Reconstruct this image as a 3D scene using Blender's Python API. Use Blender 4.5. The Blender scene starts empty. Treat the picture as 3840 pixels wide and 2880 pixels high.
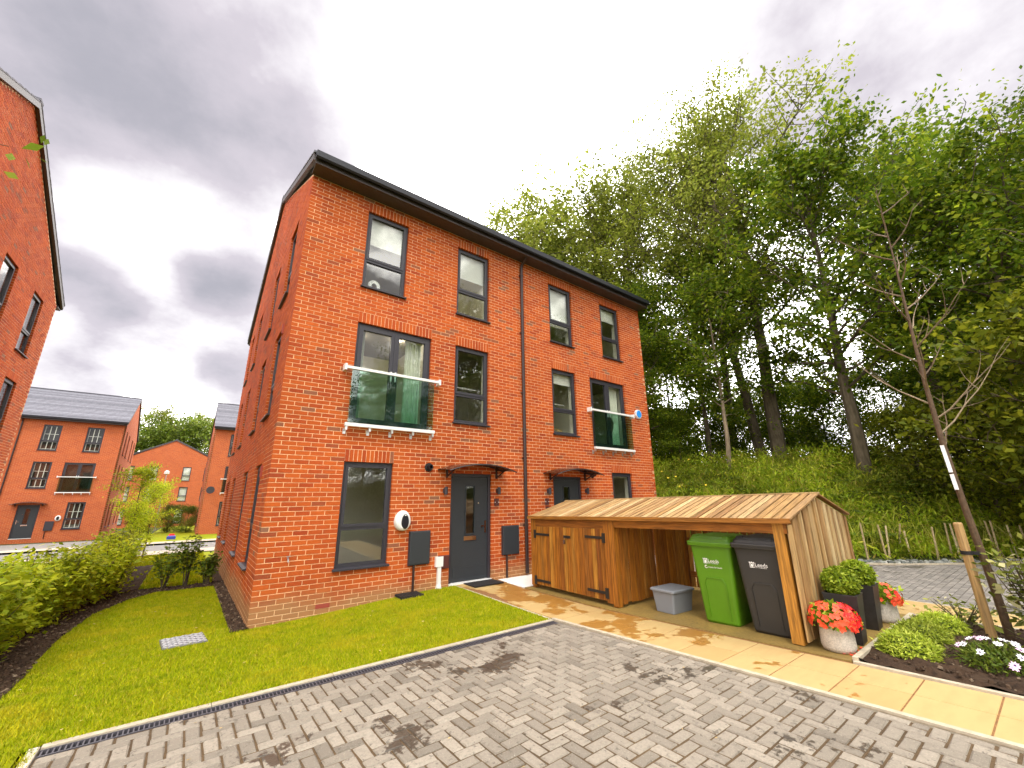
import bpy, math, random
import numpy as np
from mathutils import Vector, Matrix
random.seed(7)
rng = np.random.default_rng(7)
S = bpy.context.scene
C = S.collection
PI = math.pi

# ------------------------------------------------------------------ camera
def cam_axes(yaw, pitch, roll):
    cy, sy, cp, sp = math.cos(yaw), math.sin(yaw), math.cos(pitch), math.sin(pitch)
    f = Vector((sy*cp, cy*cp, sp)); r = Vector((cy, -sy, 0)); u = r.cross(f)
    return math.cos(roll)*r+math.sin(roll)*u, -math.sin(roll)*r+math.cos(roll)*u, f
CAM = Vector((-0.9286, -7.6175, 1.7847))
r_, u_, f_ = cam_axes(math.radians(37.399), math.radians(15.727), math.radians(-0.681))
cd = bpy.data.cameras.new('camera'); co = bpy.data.objects.new('camera', cd); C.objects.link(co)
M = Matrix.Identity(4)
for i in range(3):
    M[i][0], M[i][1], M[i][2], M[i][3] = r_[i], u_[i], -f_[i], CAM[i]
co.matrix_world = M
cd.sensor_width = 36.0; cd.lens = 1523.1/3840*36; cd.clip_start = .05; cd.clip_end = 2000
S.camera = co

# ------------------------------------------------------------------ world, sun, exposure
SUN_EL, SUN_DIR = 54, Vector((-.58, -.62, 0)).normalized()
W = bpy.data.worlds.new('World'); S.world = W; W.use_nodes = True
nt = W.node_tree; nt.nodes.clear()
def N(tree, typ, **kw):
    n = tree.nodes.new(typ)
    for k, v in kw.items(): setattr(n, k, v)
    return n
def ml(tree, op, a, b=None, clamp=False):
    n = N(tree, 'ShaderNodeMath', operation=op, use_clamp=clamp)
    for i, s in enumerate((a, b)):
        if s is None: continue
        if isinstance(s, (int, float)): n.inputs[i].default_value = s
        else: tree.links.new(s, n.inputs[i])
    return n.outputs[0]
def mixc(tree, fac, a, b, mode='MIX'):
    n = N(tree, 'ShaderNodeMix', data_type='RGBA', blend_type=mode)
    for i, s in ((0, fac), (6, a), (7, b)):
        if isinstance(s, (int, float)): n.inputs[i].default_value = s
        elif isinstance(s, (tuple, list)): n.inputs[i].default_value = (*s[:3], 1)
        else: tree.links.new(s, n.inputs[i])
    return n.outputs[2]
def mapr(tree, v, a, b, c, d, smooth=True):
    n = N(tree, 'ShaderNodeMapRange', interpolation_type='SMOOTHSTEP' if smooth else 'LINEAR')
    tree.links.new(v, n.inputs[0])
    for i, x in enumerate((a, b, c, d)): n.inputs[i+1].default_value = x
    return n.outputs[0]
tc = N(nt, 'ShaderNodeTexCoord')
sky = N(nt, 'ShaderNodeTexSky', sky_type='NISHITA', sun_disc=False)
sky.sun_elevation = math.radians(SUN_EL); sky.sun_rotation = math.atan2(SUN_DIR.x, SUN_DIR.y)
sep = N(nt, 'ShaderNodeSeparateXYZ'); nt.links.new(tc.outputs['Generated'], sep.inputs[0])
den = ml(nt, 'ADD', ml(nt, 'MAXIMUM', sep.outputs[2], 0.0), .42)
cmb = N(nt, 'ShaderNodeCombineXYZ')
nt.links.new(ml(nt, 'DIVIDE', sep.outputs[0], den), cmb.inputs[0])
nt.links.new(ml(nt, 'DIVIDE', sep.outputs[1], den), cmb.inputs[1])
cn = N(nt, 'ShaderNodeTexNoise'); cn.inputs['Scale'].default_value = 3.6; cn.inputs['Detail'].default_value = 7; cn.inputs['Roughness'].default_value = .58
cmb.inputs[2].default_value = 3.7
nt.links.new(cmb.outputs[0], cn.inputs['Vector'])
field = ml(nt, 'MULTIPLY', ml(nt, 'SUBTRACT', cn.outputs[0], .52), 1.35)
def px_dir(u, v):
    return (f_+(u-1920)/1523.1*r_-(v-1440)/1523.1*u_).normalized()
# cloud banks (darker grey) and breaks (brighter), as directions in the sky
for u, v, rad, amt in ((200, 150, 30, .20), (900, 330, 24, .19), (480, 600, 13, .14), (820, 1060, 5.5, .36), (700, 1040, 4, .14), (370, 1090, 5, .26), (520, 1220, 5, .26), (300, 1410, 5.5, .22), (820, 1440, 4.5, .22), (240, 900, 4, .16),
                       (3650, 60, 22, .20), (3050, 250, 12, .10), (2000, 450, 27, -.46), (1500, 950, 17, -.30), (600, 830, 9, -.30), (900, 800, 9, -.26), (330, 790, 6, -.16), (2700, 1250, 24, -.30), (560, 1340, 5, -.20), (640, 1550, 7, -.20), (580, 1080, 3.5, -.18)):
    d = px_dir(u, v)
    dp = N(nt, 'ShaderNodeVectorMath', operation='DOT_PRODUCT'); nt.links.new(tc.outputs['Generated'], dp.inputs[0]); dp.inputs[1].default_value = d
    g = mapr(nt, dp.outputs['Value'], math.cos(math.radians(rad)), 1.0, 0, amt)
    field = ml(nt, 'ADD', field, g)
cf0 = mapr(nt, field, -.13, .02, 0, 1)
cf = mapr(nt, field, -.01, .24, 0, 1, False)
cf2 = mapr(nt, field, .19, .66, 0, 1)
cloud = mixc(nt, cf0, (44, 42.5, 41.), (7.9, 7.6, 7.8))
cloud = mixc(nt, cf, cloud, (5.3, 4.9, 5.35))
cloud = mixc(nt, cf2, cloud, (3.5, 3.4, 3.8))
col = mixc(nt, .93, sky.outputs[0], cloud)
bg = N(nt, 'ShaderNodeBackground'); bg.inputs['Strength'].default_value = .1
nt.links.new(col, bg.inputs['Color'])
wo = N(nt, 'ShaderNodeOutputWorld'); nt.links.new(bg.outputs[0], wo.inputs['Surface'])

sd = bpy.data.lights.new('sun', 'SUN'); sd.energy = 1.5; sd.angle = math.radians(18); sd.color = (1, .95, .86)
so = bpy.data.objects.new('sun', sd); C.objects.link(so)
sv = Vector((SUN_DIR.x*math.cos(math.radians(SUN_EL)), SUN_DIR.y*math.cos(math.radians(SUN_EL)), math.sin(math.radians(SUN_EL))))
so.rotation_euler = sv.to_track_quat('Z', 'Y').to_euler(); so.location = (0, -10, 30)
vs = S.view_settings; vs.view_transform = 'Standard'; vs.look = 'None'; vs.gamma = 1; vs.exposure = .56; vs.use_curve_mapping = False
S.cycles.max_bounces = 8; S.cycles.diffuse_bounces = 4; S.cycles.glossy_bounces = 3; S.cycles.transparent_max_bounces = 16
S.cycles.use_denoising = True; S.cycles.caustics_reflective = False; S.cycles.caustics_refractive = False

# ------------------------------------------------------------------ mesh helpers
class MB:
    def __init__(s): s.v = []; s.f = []; s.r = []
    def poly(s, pts, rnd=0.):
        n = len(s.v); s.v += [tuple(p) for p in pts]; s.f.append(tuple(range(n, n+len(pts)))); s.r.append(rnd)
    def hexa(s, p, rnd=0.):       # 8 points: bottom 4 ccw, top 4 ccw
        n = len(s.v); s.v += [tuple(q) for q in p]
        for f in ((3, 2, 1, 0), (4, 5, 6, 7), (0, 1, 5, 4), (1, 2, 6, 5), (2, 3, 7, 6), (3, 0, 4, 7)):
            s.f.append(tuple(n+i for i in f)); s.r.append(rnd)
        return s
    def box(s, x0, x1, y0, y1, z0, z1, rnd=0.):
        s.hexa([(x0, y0, z0), (x1, y0, z0), (x1, y1, z0), (x0, y1, z0), (x0, y0, z1), (x1, y0, z1), (x1, y1, z1), (x0, y1, z1)], rnd); return s
    def cham(s, x0, x1, y0, y1, z0, z1, c, rnd=0., jit=0.):   # block with chamfered top
        def q(a, b, z, k=1): return (a+random.uniform(-jit, jit)*k, b+random.uniform(-jit, jit)*k, z)
        n = len(s.v)
        s.v += [(x0, y0, z0), (x1, y0, z0), (x1, y1, z0), (x0, y1, z0),
                (x0, y0, z1-c), (x1, y0, z1-c), (x1, y1, z1-c), (x0, y1, z1-c),
                q(x0+c, y0+c, z1), q(x1-c, y0+c, z1), q(x1-c, y1-c, z1), q(x0+c, y1-c, z1)]
        for f in ((0, 1, 5, 4), (1, 2, 6, 5), (2, 3, 7, 6), (3, 0, 4, 7), (4, 5, 9, 8), (5, 6, 10, 9), (6, 7, 11, 10), (7, 4, 8, 11), (8, 9, 10, 11)):
            s.f.append(tuple(n+i for i in f)); s.r.append(rnd)
        return s
    def bar(s, a, b, w, h, rnd=0., up=(0, 0, 1)):     # box along a->b, w across, h along 'up'
        a, b = Vector(a), Vector(b); d = (b-a).normalized(); u = Vector(up)
        sd_ = d.cross(u)
        if sd_.length < 1e-4: sd_ = d.cross(Vector((1, 0, 0)))
        sd_.normalize(); u = sd_.cross(d); sd_ *= w/2; u = u*h/2
        s.hexa([a-sd_-u, a+sd_-u, b+sd_-u, b-sd_-u, a-sd_+u, a+sd_+u, b+sd_+u, b-sd_+u], rnd); return s
    def tube(s, pts, rad, n=6, rnd=0., cap=True):
        pts = [Vector(p) for p in pts]; k = len(pts)
        if isinstance(rad, (int, float)): rad = [rad]*k
        base = len(s.v); d0 = (pts[-1]-pts[0]).normalized()
        ref = Vector((0, 0, 1)) if abs(d0.z) < .9 else Vector((1, 0, 0))
        for i, p in enumerate(pts):
            d = (pts[min(i+1, k-1)]-pts[max(i-1, 0)]).normalized()
            a = d.cross(ref).normalized(); b = a.cross(d)
            for j in range(n):
                t = 2*PI*j/n; s.v.append(tuple(p+(a*math.cos(t)+b*math.sin(t))*rad[i]))
        for i in range(k-1):
            for j in range(n):
                s.f.append((base+i*n+j, base+i*n+(j+1) % n, base+(i+1)*n+(j+1) % n, base+(i+1)*n+j)); s.r.append(rnd)
        if cap:
            s.f.append(tuple(base+j for j in range(n))); s.r.append(rnd)
            s.f.append(tuple(base+(k-1)*n+j for j in reversed(range(n)))); s.r.append(rnd)
        return s
    def lathe(s, prof, c=(0, 0, 0), n=24, rnd=0.):
        base = len(s.v); k = len(prof)
        for r, z in prof:
            for j in range(n):
                t = 2*PI*j/n; s.v.append((c[0]+r*math.cos(t), c[1]+r*math.sin(t), c[2]+z))
        for i in range(k-1):
            for j in range(n):
                s.f.append((base+i*n+j, base+i*n+(j+1) % n, base+(i+1)*n+(j+1) % n, base+(i+1)*n+j)); s.r.append(rnd)
        s.f.append(tuple(base+j for j in reversed(range(n)))); s.r.append(rnd)
        s.f.append(tuple(base+(k-1)*n+j for j in range(n))); s.r.append(rnd)
        return s
    def prism(s, poly, y0, y1, rnd=0., axis='y'):     # poly in (a,b), extruded along axis
        def P(a, b, t): return (a, t, b) if axis == 'y' else ((t, a, b) if axis == 'x' else (a, b, t))
        n = len(s.v); k = len(poly)
        s.v += [P(a, b, y0) for a, b in poly]+[P(a, b, y1) for a, b in poly]
        s.f.append(tuple(range(n, n+k))); s.f.append(tuple(reversed(range(n+k, n+2*k)))); s.r += [rnd, rnd]
        for i in range(k):
            j = (i+1) % k; s.f.append((n+i, n+k+i, n+k+j, n+j)); s.r.append(rnd)
        return s
    def mesh(s, name='mesh', smooth=False):
        me = bpy.data.meshes.new(name); me.from_pydata(s.v, [], s.f); me.validate()
        a = me.attributes.new('rnd', 'FLOAT', 'FACE')
        if len(a.data) == len(s.r): a.data.foreach_set('value', np.array(s.r, dtype=np.float32))
        if smooth: me.polygons.foreach_set('use_smooth', [True]*len(me.polygons))
        me.update(); return me
def np_mesh(name, V, F, R):
    me = bpy.data.meshes.new(name); V = np.asarray(V, np.float32); F = np.asarray(F, np.int32); k = F.shape[1]
    me.vertices.add(len(V)); me.vertices.foreach_set('co', V.ravel())
    me.loops.add(F.size); me.loops.foreach_set('vertex_index', F.ravel())
    me.polygons.add(len(F)); me.polygons.foreach_set('loop_start', np.arange(len(F), dtype=np.int32)*k)
    me.update(calc_edges=True)
    a = me.attributes.new('rnd', 'FLOAT', 'FACE'); a.data.foreach_set('value', np.asarray(R, np.float32)); return me
def leaves(name, P, size, rnd=None, up=.25, asp=.55, dirs=None):
    """diamond leaves round points P, random directions biased upwards-facing"""
    P = np.asarray(P); n = len(P)
    nrm = rng.normal(size=(n, 3)); nrm[:, 2] = np.abs(nrm[:, 2])+up; nrm /= np.linalg.norm(nrm, axis=1)[:, None]
    d = rng.normal(size=(n, 3)) if dirs is None else np.asarray(dirs)+rng.normal(size=(n, 3))*.25
    d -= nrm*np.sum(d*nrm, 1)[:, None]; d /= np.linalg.norm(d, axis=1)[:, None]+1e-9
    s = np.cross(nrm, d); L = (size*(0.6+.8*rng.random(n)))[:, None]
    V = np.stack([P-d*L*.5, P+s*L*asp*.5-d*L*.05, P+d*L*.5+nrm*L*-.08, P-s*L*asp*.5-d*L*.05], 1).reshape(-1, 3)
    F = np.arange(4*n).reshape(n, 4)
    return np_mesh(name, V, F, rng.random(n) if rnd is None else rnd)

def obj(name, mesh, mat, parent=None, loc=None, rot=None):
    if isinstance(mesh, MB): mesh = mesh.mesh(name)
    o = bpy.data.objects.new(name, mesh); C.objects.link(o)
    if mat is not None and not mesh.materials: mesh.materials.append(mat)
    if loc is not None: o.location = loc
    if rot is not None: o.rotation_euler = rot
    if parent is not None: o.parent = parent
    return o
def thing(name, label, cat, loc=(0, 0, 0), rz=0., group=None):
    o = bpy.data.objects.new(name, None); C.objects.link(o); o.location = loc; o.rotation_euler = (0, 0, rz)
    o.empty_display_size = .1
    return tag(o, label, cat, group)
def tag(o, label=None, cat=None, group=None, kind=None):
    if label: o['label'] = label
    if cat: o['category'] = cat
    if group: o['group'] = group
    if kind: o['kind'] = kind
    return o

# ------------------------------------------------------------------ materials
def new_mat(name):
    m = bpy.data.materials.new(name); m.use_nodes = True; t = m.node_tree
    return m, t, t.nodes['Principled BSDF'], t.nodes['Material Output']
def noise(t, scale, detail=4, vec=None, stretch=None, rough=.55, dist=0.):
    n = N(t, 'ShaderNodeTexNoise'); n.inputs['Scale'].default_value = scale; n.inputs['Detail'].default_value = detail; n.inputs['Roughness'].default_value = rough; n.inputs['Distortion'].default_value = dist
    if vec is None: vec = N(t, 'ShaderNodeNewGeometry').outputs['Position']
    if stretch:
        mp = N(t, 'ShaderNodeMapping'); mp.inputs['Scale'].default_value = stretch; t.links.new(vec, mp.inputs[0]); vec = mp.outputs[0]
    t.links.new(vec, n.inputs['Vector']); return n.outputs[0]
def ramp(t, fac, stops, interp='LINEAR'):
    r = N(t, 'ShaderNodeValToRGB'); r.color_ramp.interpolation = interp; e = r.color_ramp.elements
    while len(e) > 1: e.remove(e[-1])
    for i, (p, c) in enumerate(stops):
        x = e[0] if i == 0 else e.new(p)
        x.position = p; x.color = (*c, 1)
    t.links.new(fac, r.inputs[0]); return r.outputs[0]
def attr(t, name='rnd'):
    return N(t, 'ShaderNodeAttribute', attribute_name=name).outputs['Fac']
def bump(t, b, h, strength=.4, dist=.01):
    n = N(t, 'ShaderNodeBump'); n.inputs['Strength'].default_value = strength; n.inputs['Distance'].default_value = dist
    t.links.new(h, n.inputs['Height']); t.links.new(n.outputs[0], b.inputs['Normal'])
def simple(name, col, rough=.6, metal=0., spec=.5, nz=0., ns=20., bp=0.):
    m, t, b, o = new_mat(name)
    b.inputs['Base Color'].default_value = (*col, 1); b.inputs['Roughness'].default_value = rough
    b.inputs['Metallic'].default_value = metal; b.inputs['Specular IOR Level'].default_value = spec
    if nz:
        n = noise(t, ns); c = mixc(t, mapr(t, n, .3, .7, 0, 1), [x*(1-nz) for x in col], [min(1, x*(1+nz)) for x in col]); t.links.new(c, b.inputs['Base Color'])
        if bp: bump(t, b, n, bp)
    return m
def varied(name, stops, rough=.75, nz=.25, ns=14., bp=.3, stretch=None, bs=None, spec=.3, detail=5):
    m, t, b, o = new_mat(name)
    c = ramp(t, attr(t), stops)
    n = noise(t, ns, detail, stretch=stretch)
    k = mapr(t, n, .25, .75, 1-nz, 1+nz)
    cc = N(t, 'ShaderNodeCombineColor')
    for i in range(3): t.links.new(k, cc.inputs[i])
    c = mixc(t, 1., c, cc.outputs[0], 'MULTIPLY')
    t.links.new(c, b.inputs['Base Color']); b.inputs['Roughness'].default_value = rough; b.inputs['Specular IOR Level'].default_value = spec
    if bp: bump(t, b, n if bs is None else noise(t, bs, 3), bp)
    return m
def leaf_mat(name, stops, trans=.35):
    m, t, b, o = new_mat(name)
    g = noise(t, .6, 3)
    c = ramp(t, attr(t), stops)
    k = mapr(t, g, .3, .7, .62, 1.35)
    cc = N(t, 'ShaderNodeCombineColor')
    for i in range(3): t.links.new(k, cc.inputs[i])
    c = mixc(t, 1., c, cc.outputs[0], 'MULTIPLY')
    b.inputs['Roughness'].default_value = .55; b.inputs['Specular IOR Level'].default_value = .25
    t.links.new(c, b.inputs['Base Color'])
    tr = N(t, 'ShaderNodeBsdfTranslucent'); t.links.new(c, tr.inputs[0])
    mx = N(t, 'ShaderNodeMixShader'); mx.inputs[0].default_value = trans
    t.links.new(b.outputs[0], mx.inputs[1]); t.links.new(tr.outputs[0], mx.inputs[2]); t.links.new(mx.outputs[0], o.inputs[0])
    return m
def glass_mat(name, tint=(.9, .93, .92), ior=1.75, base=.02, ro=.0):
    m, t, b, o = new_mat(name); t.nodes.remove(b)
    tr = N(t, 'ShaderNodeBsdfTransparent'); tr.inputs[0].default_value = (*tint, 1)
    gl = N(t, 'ShaderNodeBsdfGlossy'); gl.inputs['Roughness'].default_value = ro
    lw = N(t, 'ShaderNodeLayerWeight'); lw.inputs[0].default_value = .5        # Schlick reflection, the same for both faces of a pane
    f0 = ((ior-1)/(ior+1))**2+base
    k = ml(t, 'ADD', ml(t, 'MULTIPLY', ml(t, 'POWER', lw.outputs['Facing'], 5.), 1-f0), f0, True)
    mx = N(t, 'ShaderNodeMixShader'); t.links.new(k, mx.inputs[0]); t.links.new(tr.outputs[0], mx.inputs[1]); t.links.new(gl.outputs[0], mx.inputs[2]); t.links.new(mx.outputs[0], o.inputs[0])
    return m

BR = [(0, (.486, .097, .016)), (.3, (.441, .081, .014)), (.6, (.378, .061, .013)), (.8, (.306, .043, .012)), (.92, (.261, .072, .031)), (1, (.234, .113, .068))]
def brick_mat(name):
    m, t, b, o = new_mat(name)
    c = ramp(t, attr(t), BR)
    pos = N(t, 'ShaderNodeNewGeometry').outputs['Position']
    n1 = noise(t, 5., 4, pos, (1, 1, 2.2)); n2 = noise(t, 60., 3, pos)
    c = mixc(t, mapr(t, n1, .52, .75, 0, .45), c, (.30, .048, .017))
    n3 = noise(t, .45, 4, pos); k3 = mapr(t, n3, .3, .7, .86, 1.12); cc = N(t, 'ShaderNodeCombineColor')
    for i in range(3): t.links.new(k3, cc.inputs[i])
    c = mixc(t, 1., c, cc.outputs[0], 'MULTIPLY')
    c = mixc(t, mapr(t, n2, .45, .8, 0, .35), c, (.58, .17, .045))
    sp = N(t, 'ShaderNodeSeparateXYZ'); t.links.new(pos, sp.inputs[0])
    # splash staining on the lowest courses
    st = mapr(t, ml(t, 'ADD', sp.outputs[2], ml(t, 'MULTIPLY', noise(t, 1.3, 3, pos), .45)), .36, .74, .85, 0)
    c = mixc(t, st, c, (.34, .185, .080))
    t.links.new(c, b.inputs['Base Color']); b.inputs['Roughness'].default_value = .85; b.inputs['Specular IOR Level'].default_value = .2
    bump(t, b, n2, .5, .006); return m
def brick_far_mat(name, axis):
    m, t, b, o = new_mat(name)
    tcn = N(t, 'ShaderNodeTexCoord'); sp = N(t, 'ShaderNodeSeparateXYZ'); t.links.new(tcn.outputs['Object'], sp.inputs[0])
    cb = N(t, 'ShaderNodeCombineXYZ'); t.links.new(sp.outputs[axis], cb.inputs[0]); t.links.new(sp.outputs[2], cb.inputs[1])
    bt = N(t, 'ShaderNodeTexBrick'); t.links.new(cb.outputs[0], bt.inputs['Vector'])
    for k, v in (('Scale', 1.), ('Mortar Size', .005), ('Brick Width', .225), ('Row Height', .075), ('Bias', -.1)): bt.inputs[k].default_value = v
    bt.inputs['Color1'].default_value = (.47, .088, .016, 1); bt.inputs['Color2'].default_value = (.36, .056, .014, 1); bt.inputs['Mortar'].default_value = (.56, .32, .16, 1)
    n1 = noise(t, 1.2, 5)
    c = mixc(t, mapr(t, n1, .3, .75, 0, .3), bt.outputs[0], (.33, .07, .02))
    t.links.new(c, b.inputs['Base Color']); b.inputs['Roughness'].default_value = .9; bump(t, b, bt.outputs['Fac'], -.3, .005); return m

def surf_mat(name, a, b_, c3=None, s1=3., s2=40., rough=.95, bp=.6, wet=None):
    """ground surfaces: two tones on a broad noise, speckle on a fine one"""
    m, t, b, o = new_mat(name)
    n1 = noise(t, s1, 5); n2 = noise(t, s2, 4)
    c = mixc(t, mapr(t, n1, .3, .7, 0, 1), a, b_)
    c = mixc(t, mapr(t, n2, .45, .75, 0, .6), c, c3 or [x*.45 for x in a])
    t.links.new(c, b.inputs['Base Color']); b.inputs['Roughness'].default_value = rough; b.inputs['Specular IOR Level'].default_value = .2
    bump(t, b, n2, bp, .02); return m
def paver_mat(name, light, dark, wetcol):
    m, t, b, o = new_mat(name)
    pos = N(t, 'ShaderNodeNewGeometry').outputs['Position']
    c = mixc(t, attr(t), light, dark)
    nf = noise(t, 45., 5, pos); c = mixc(t, mapr(t, nf, .4, .75, 0, .5), c, [x*.55 for x in light])
    nl = noise(t, 110., 2, pos); c = mixc(t, mapr(t, nl, .55, .8, 0, .5), c, [min(1, x*1.5) for x in light])
    nw = noise(t, 1.7, 2, pos); nd = noise(t, 9., 6, pos, None, .7)
    w = mapr(t, ml(t, 'ADD', nw, ml(t, 'MULTIPLY', ml(t, 'SUBTRACT', nd, .5), .75)), .63, .67, 0, 1)
    dirt = mapr(t, noise(t, 17., 6, pos, None, .75), .57, .64, 0, .75); c = mixc(t, dirt, c, [x*.33 for x in light])
    c = mixc(t, ml(t, 'MULTIPLY', w, .85), c, wetcol)
    t.links.new(c, b.inputs['Base Color']); t.links.new(mapr(t, w, 0, 1, .8, .35, False), b.inputs['Roughness']); b.inputs['Specular IOR Level'].default_value = .35
    bump(t, b, nf, .5, .008); return m
def slab_mat(name):
    m, t, b, o = new_mat(name)
    pos = N(t, 'ShaderNodeNewGeometry').outputs['Position']
    c = mixc(t, attr(t), (.45, .32, .13), (.41, .28, .105))
    n0 = noise(t, 3.5, 5, pos, (1, 3, 1)); c = mixc(t, mapr(t, n0, .35, .75, 0, .35), c, (.40, .23, .085))
    sp = N(t, 'ShaderNodeSeparateXYZ'); t.links.new(pos, sp.inputs[0])
    nw = noise(t, 2.0, 3, pos); nd = noise(t, 11., 5, pos)
    # rain still lying on the slabs at the low end of the path
    side = mapr(t, sp.outputs[1], -5.4, -3.8, -.2, .0, False)
    w = mapr(t, ml(t, 'ADD', ml(t, 'ADD', nw, side), ml(t, 'MULTIPLY', ml(t, 'SUBTRACT', nd, .5), .35)), .47, .50, 0, 1)
    c = mixc(t, ml(t, 'MULTIPLY', w, .8), c, (.30, .13, .016))
    t.links.new(c, b.inputs['Base Color']); t.links.new(mapr(t, w, 0, 1, .8, .28, False), b.inputs['Roughness'])
    bump(t, b, noise(t, 70., 3, pos), .25, .004); return m

MT = {}
MT['brick'] = brick_mat('brick_red'); MT['brick_fx'] = brick_far_mat('brick_far_front', 0); MT['brick_fy'] = brick_far_mat('brick_far_gable', 1)
MT['mortar'] = simple('mortar', (.76, .51, .29), .95, nz=.2, ns=25)
MT['plaster'] = simple('plaster_cream', (.80, .76, .64), .9)
MT['carpet'] = simple('carpet', (.3, .26, .2), .95)
MT['anthracite'] = simple('anthracite_frame', (.032, .030, .038), .45, spec=.5)
MT['door'] = simple('door_grey', (.026, .031, .036), .5, nz=.1, ns=90, bp=.1)
MT['black'] = simple('black_plastic', (.008, .009, .014), .35)
MT['soffit'] = simple('soffit_dark', (.06, .048, .046), .5)
MT['pipe'] = simple('downpipe_brown', (.030, .014, .012), .4)
MT['tile'] = varied('roof_tile', [(0, (.11, .11, .13)), (1, (.19, .19, .22))], .7, .2, 8)
MT['white'] = simple('white_plastic', (.75, .75, .73), .4)
MT['steel'] = simple('brushed_steel', (.75, .75, .74), .3, metal=.85)
MT['galv'] = simple('galvanised_steel', (.42, .42, .45), .38, metal=.75, nz=.25, ns=30)
MT['chrome'] = simple('chrome', (.7, .7, .68), .18, metal=1)
MT['glass'] = glass_mat('window_glass', (.96, .975, .95), 1.66, .02)
MT['glass_green'] = glass_mat('balcony_glass', (.62, .80, .72), 1.5, .02)
MT['polycarb'] = glass_mat('bronze_polycarbonate', (.30, .25, .23), 1.35, .03, .2)
MT['blind'] = simple('roller_blind', (.78, .78, .72), .9)
MT['curtain'] = simple('curtain_fabric', (.74, .76, .66), .9)
MT['darkroom'] = simple('dark_interior', (.05, .045, .04), .9)  # shade of unlit rooms put into the colour of sheets behind glass
MT['terracotta'] = simple('terracotta', (.30, .05, .03), .8)
MT['brownbox'] = simple('brown_box', (.075, .018, .014), .6)
MT['rubber'] = simple('black_rubber', (.012, .010, .010), .8, nz=.4, ns=60, bp=.4)
MT['blue'] = simple('alarm_blue', (.02, .27, .75), .4)
MT['conc'] = simple('concrete_pale', (.56, .50, .40), .9, nz=.2, ns=18, bp=.3)
MT['base'] = surf_mat('wet_concrete_base', (.30, .20, .055), (.22, .15, .05), (.13, .09, .03), 2.2, 30, .55, .25)
MT['sand'] = surf_mat('joint_sand', (.13, .085, .045), (.085, .058, .034), (.04, .03, .02), 2., 60, .95)
MT['soil'] = surf_mat('garden_soil', (.055, .032, .018), (.035, .020, .012), (.012, .008, .006), 2.5, 22, .95, 1.)
MT['turf'] = surf_mat('lawn_turf', (.22, .265, .004), (.29, .28, .006), (.15, .17, .004), 1.1, 60, .95, .8)
MT['earth'] = surf_mat('rough_ground', (.06, .075, .015), (.05, .05, .018), (.02, .025, .008), .25, 4, .95)
MT['asphalt'] = surf_mat('asphalt', (.20, .19, .18), (.24, .22, .20), (.12, .12, .12), .5, 60, .8)
MT['pavement'] = surf_mat('footway', (.42, .36, .28), (.48, .40, .31), (.3, .26, .2), .8, 40, .8)
MT['whitegravel'] = simple('white_gravel', (.80, .79, .74), .9, nz=.12, ns=60, bp=.5)
MT['stone'] = varied('gravel_stone', [(0, (.10, .11, .10)), (.6, (.22, .23, .21)), (1, (.42, .42, .38))], .8, .2, 20)
MT['paver'] = paver_mat('block_paver', (.31, .27, .215), (.165, .142, .112), (.042, .032, .022))
MT['paver2'] = paver_mat('block_paver_far', (.28, .255, .225), (.17, .155, .14), (.07, .06, .05))
MT['slab'] = slab_mat('buff_slab')
MT['kerb'] = simple('pale_kerb', (.442, .383, .281), .85, nz=.15, ns=14, bp=.3)
WD = [(0, (.243, .081, .008)), (.4, (.333, .122, .010)), (.75, (.162, .047, .007)), (1, (.432, .198, .027))]
WP = [(0, (.30, .165, .052)), (.3, (.43, .275, .115)), (.6, (.22, .105, .032)), (.85, (.47, .33, .155)), (1, (.54, .42, .235))]  # paler store timber: skylight on roof boards and end put into the colour
for k, st in (('z', (5, 5, .35)), ('x', (.35, 5, 1.2)), ('y', (5, .35, 5))):
    MT['wood_'+k] = varied('stained_timber_'+k, WD, .6, .45, 9, .35, st, None, .4)
    MT['pale_'+k] = varied('pale_skylit_timber_'+k, WP, .65, .35, 9, .35, st, None, .4)
MT['iron'] = simple('black_iron', (.016, .013, .011), .55)
MT['bin_green'] = simple('green_bin_plastic', (.085, .215, .006), .42, nz=.06, ns=3)
MT['bin_black'] = simple('dark_bin_plastic', (.030, .029, .028), .45, nz=.1, ns=3)
MT['print'] = simple('white_print', (.82, .82, .80), .6)
MT['boxgrey'] = simple('grey_tub_plastic', (.20, .215, .235), .5)
MT['pot'] = simple('stone_pot', (.52, .47, .40), .9, nz=.2, ns=70, bp=.25)
MT['planter'] = simple('black_planter', (.022, .019, .018), .5, nz=.2, ns=20)
MT['bark'] = varied('tree_bark', [(0, (.075, .060, .036)), (1, (.12, .095, .06))], .9, .35, 9, .6, (1, 1, .3))
MT['bark_pale'] = varied('pale_bark', [(0, (.20, .155, .10)), (1, (.26, .20, .13))], .85, .35, 9, .5, (1, 1, .3))
MT['twig'] = varied('twig_bark', [(0, (.10, .062, .035)), (1, (.26, .20, .12))], .7, .3, 30, .3)
MT['lf_pale'] = leaf_mat('leaf_pale', [(0, (.16, .21, .022)), (.5, (.26, .30, .034)), (1, (.38, .40, .07))], .55)
MT['lf_dark'] = leaf_mat('leaf_dark', [(0, (.060, .115, .008)), (.6, (.15, .225, .012)), (1, (.34, .38, .025))], .55)
MT['lf_olive'] = leaf_mat('leaf_olive', [(0, (.09, .12, .008)), (.6, (.18, .21, .012)), (1, (.30, .30, .02))], .5)
MT['lf_hedge'] = leaf_mat('leaf_hedge', [(0, (.19, .27, .008)), (.5, (.40, .47, .014)), (1, (.60, .62, .04))], .55)
MT['lf_shrub'] = leaf_mat('leaf_shrub', [(0, (.07, .12, .010)), (.6, (.15, .21, .018)), (1, (.25, .30, .04))], .4)
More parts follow.
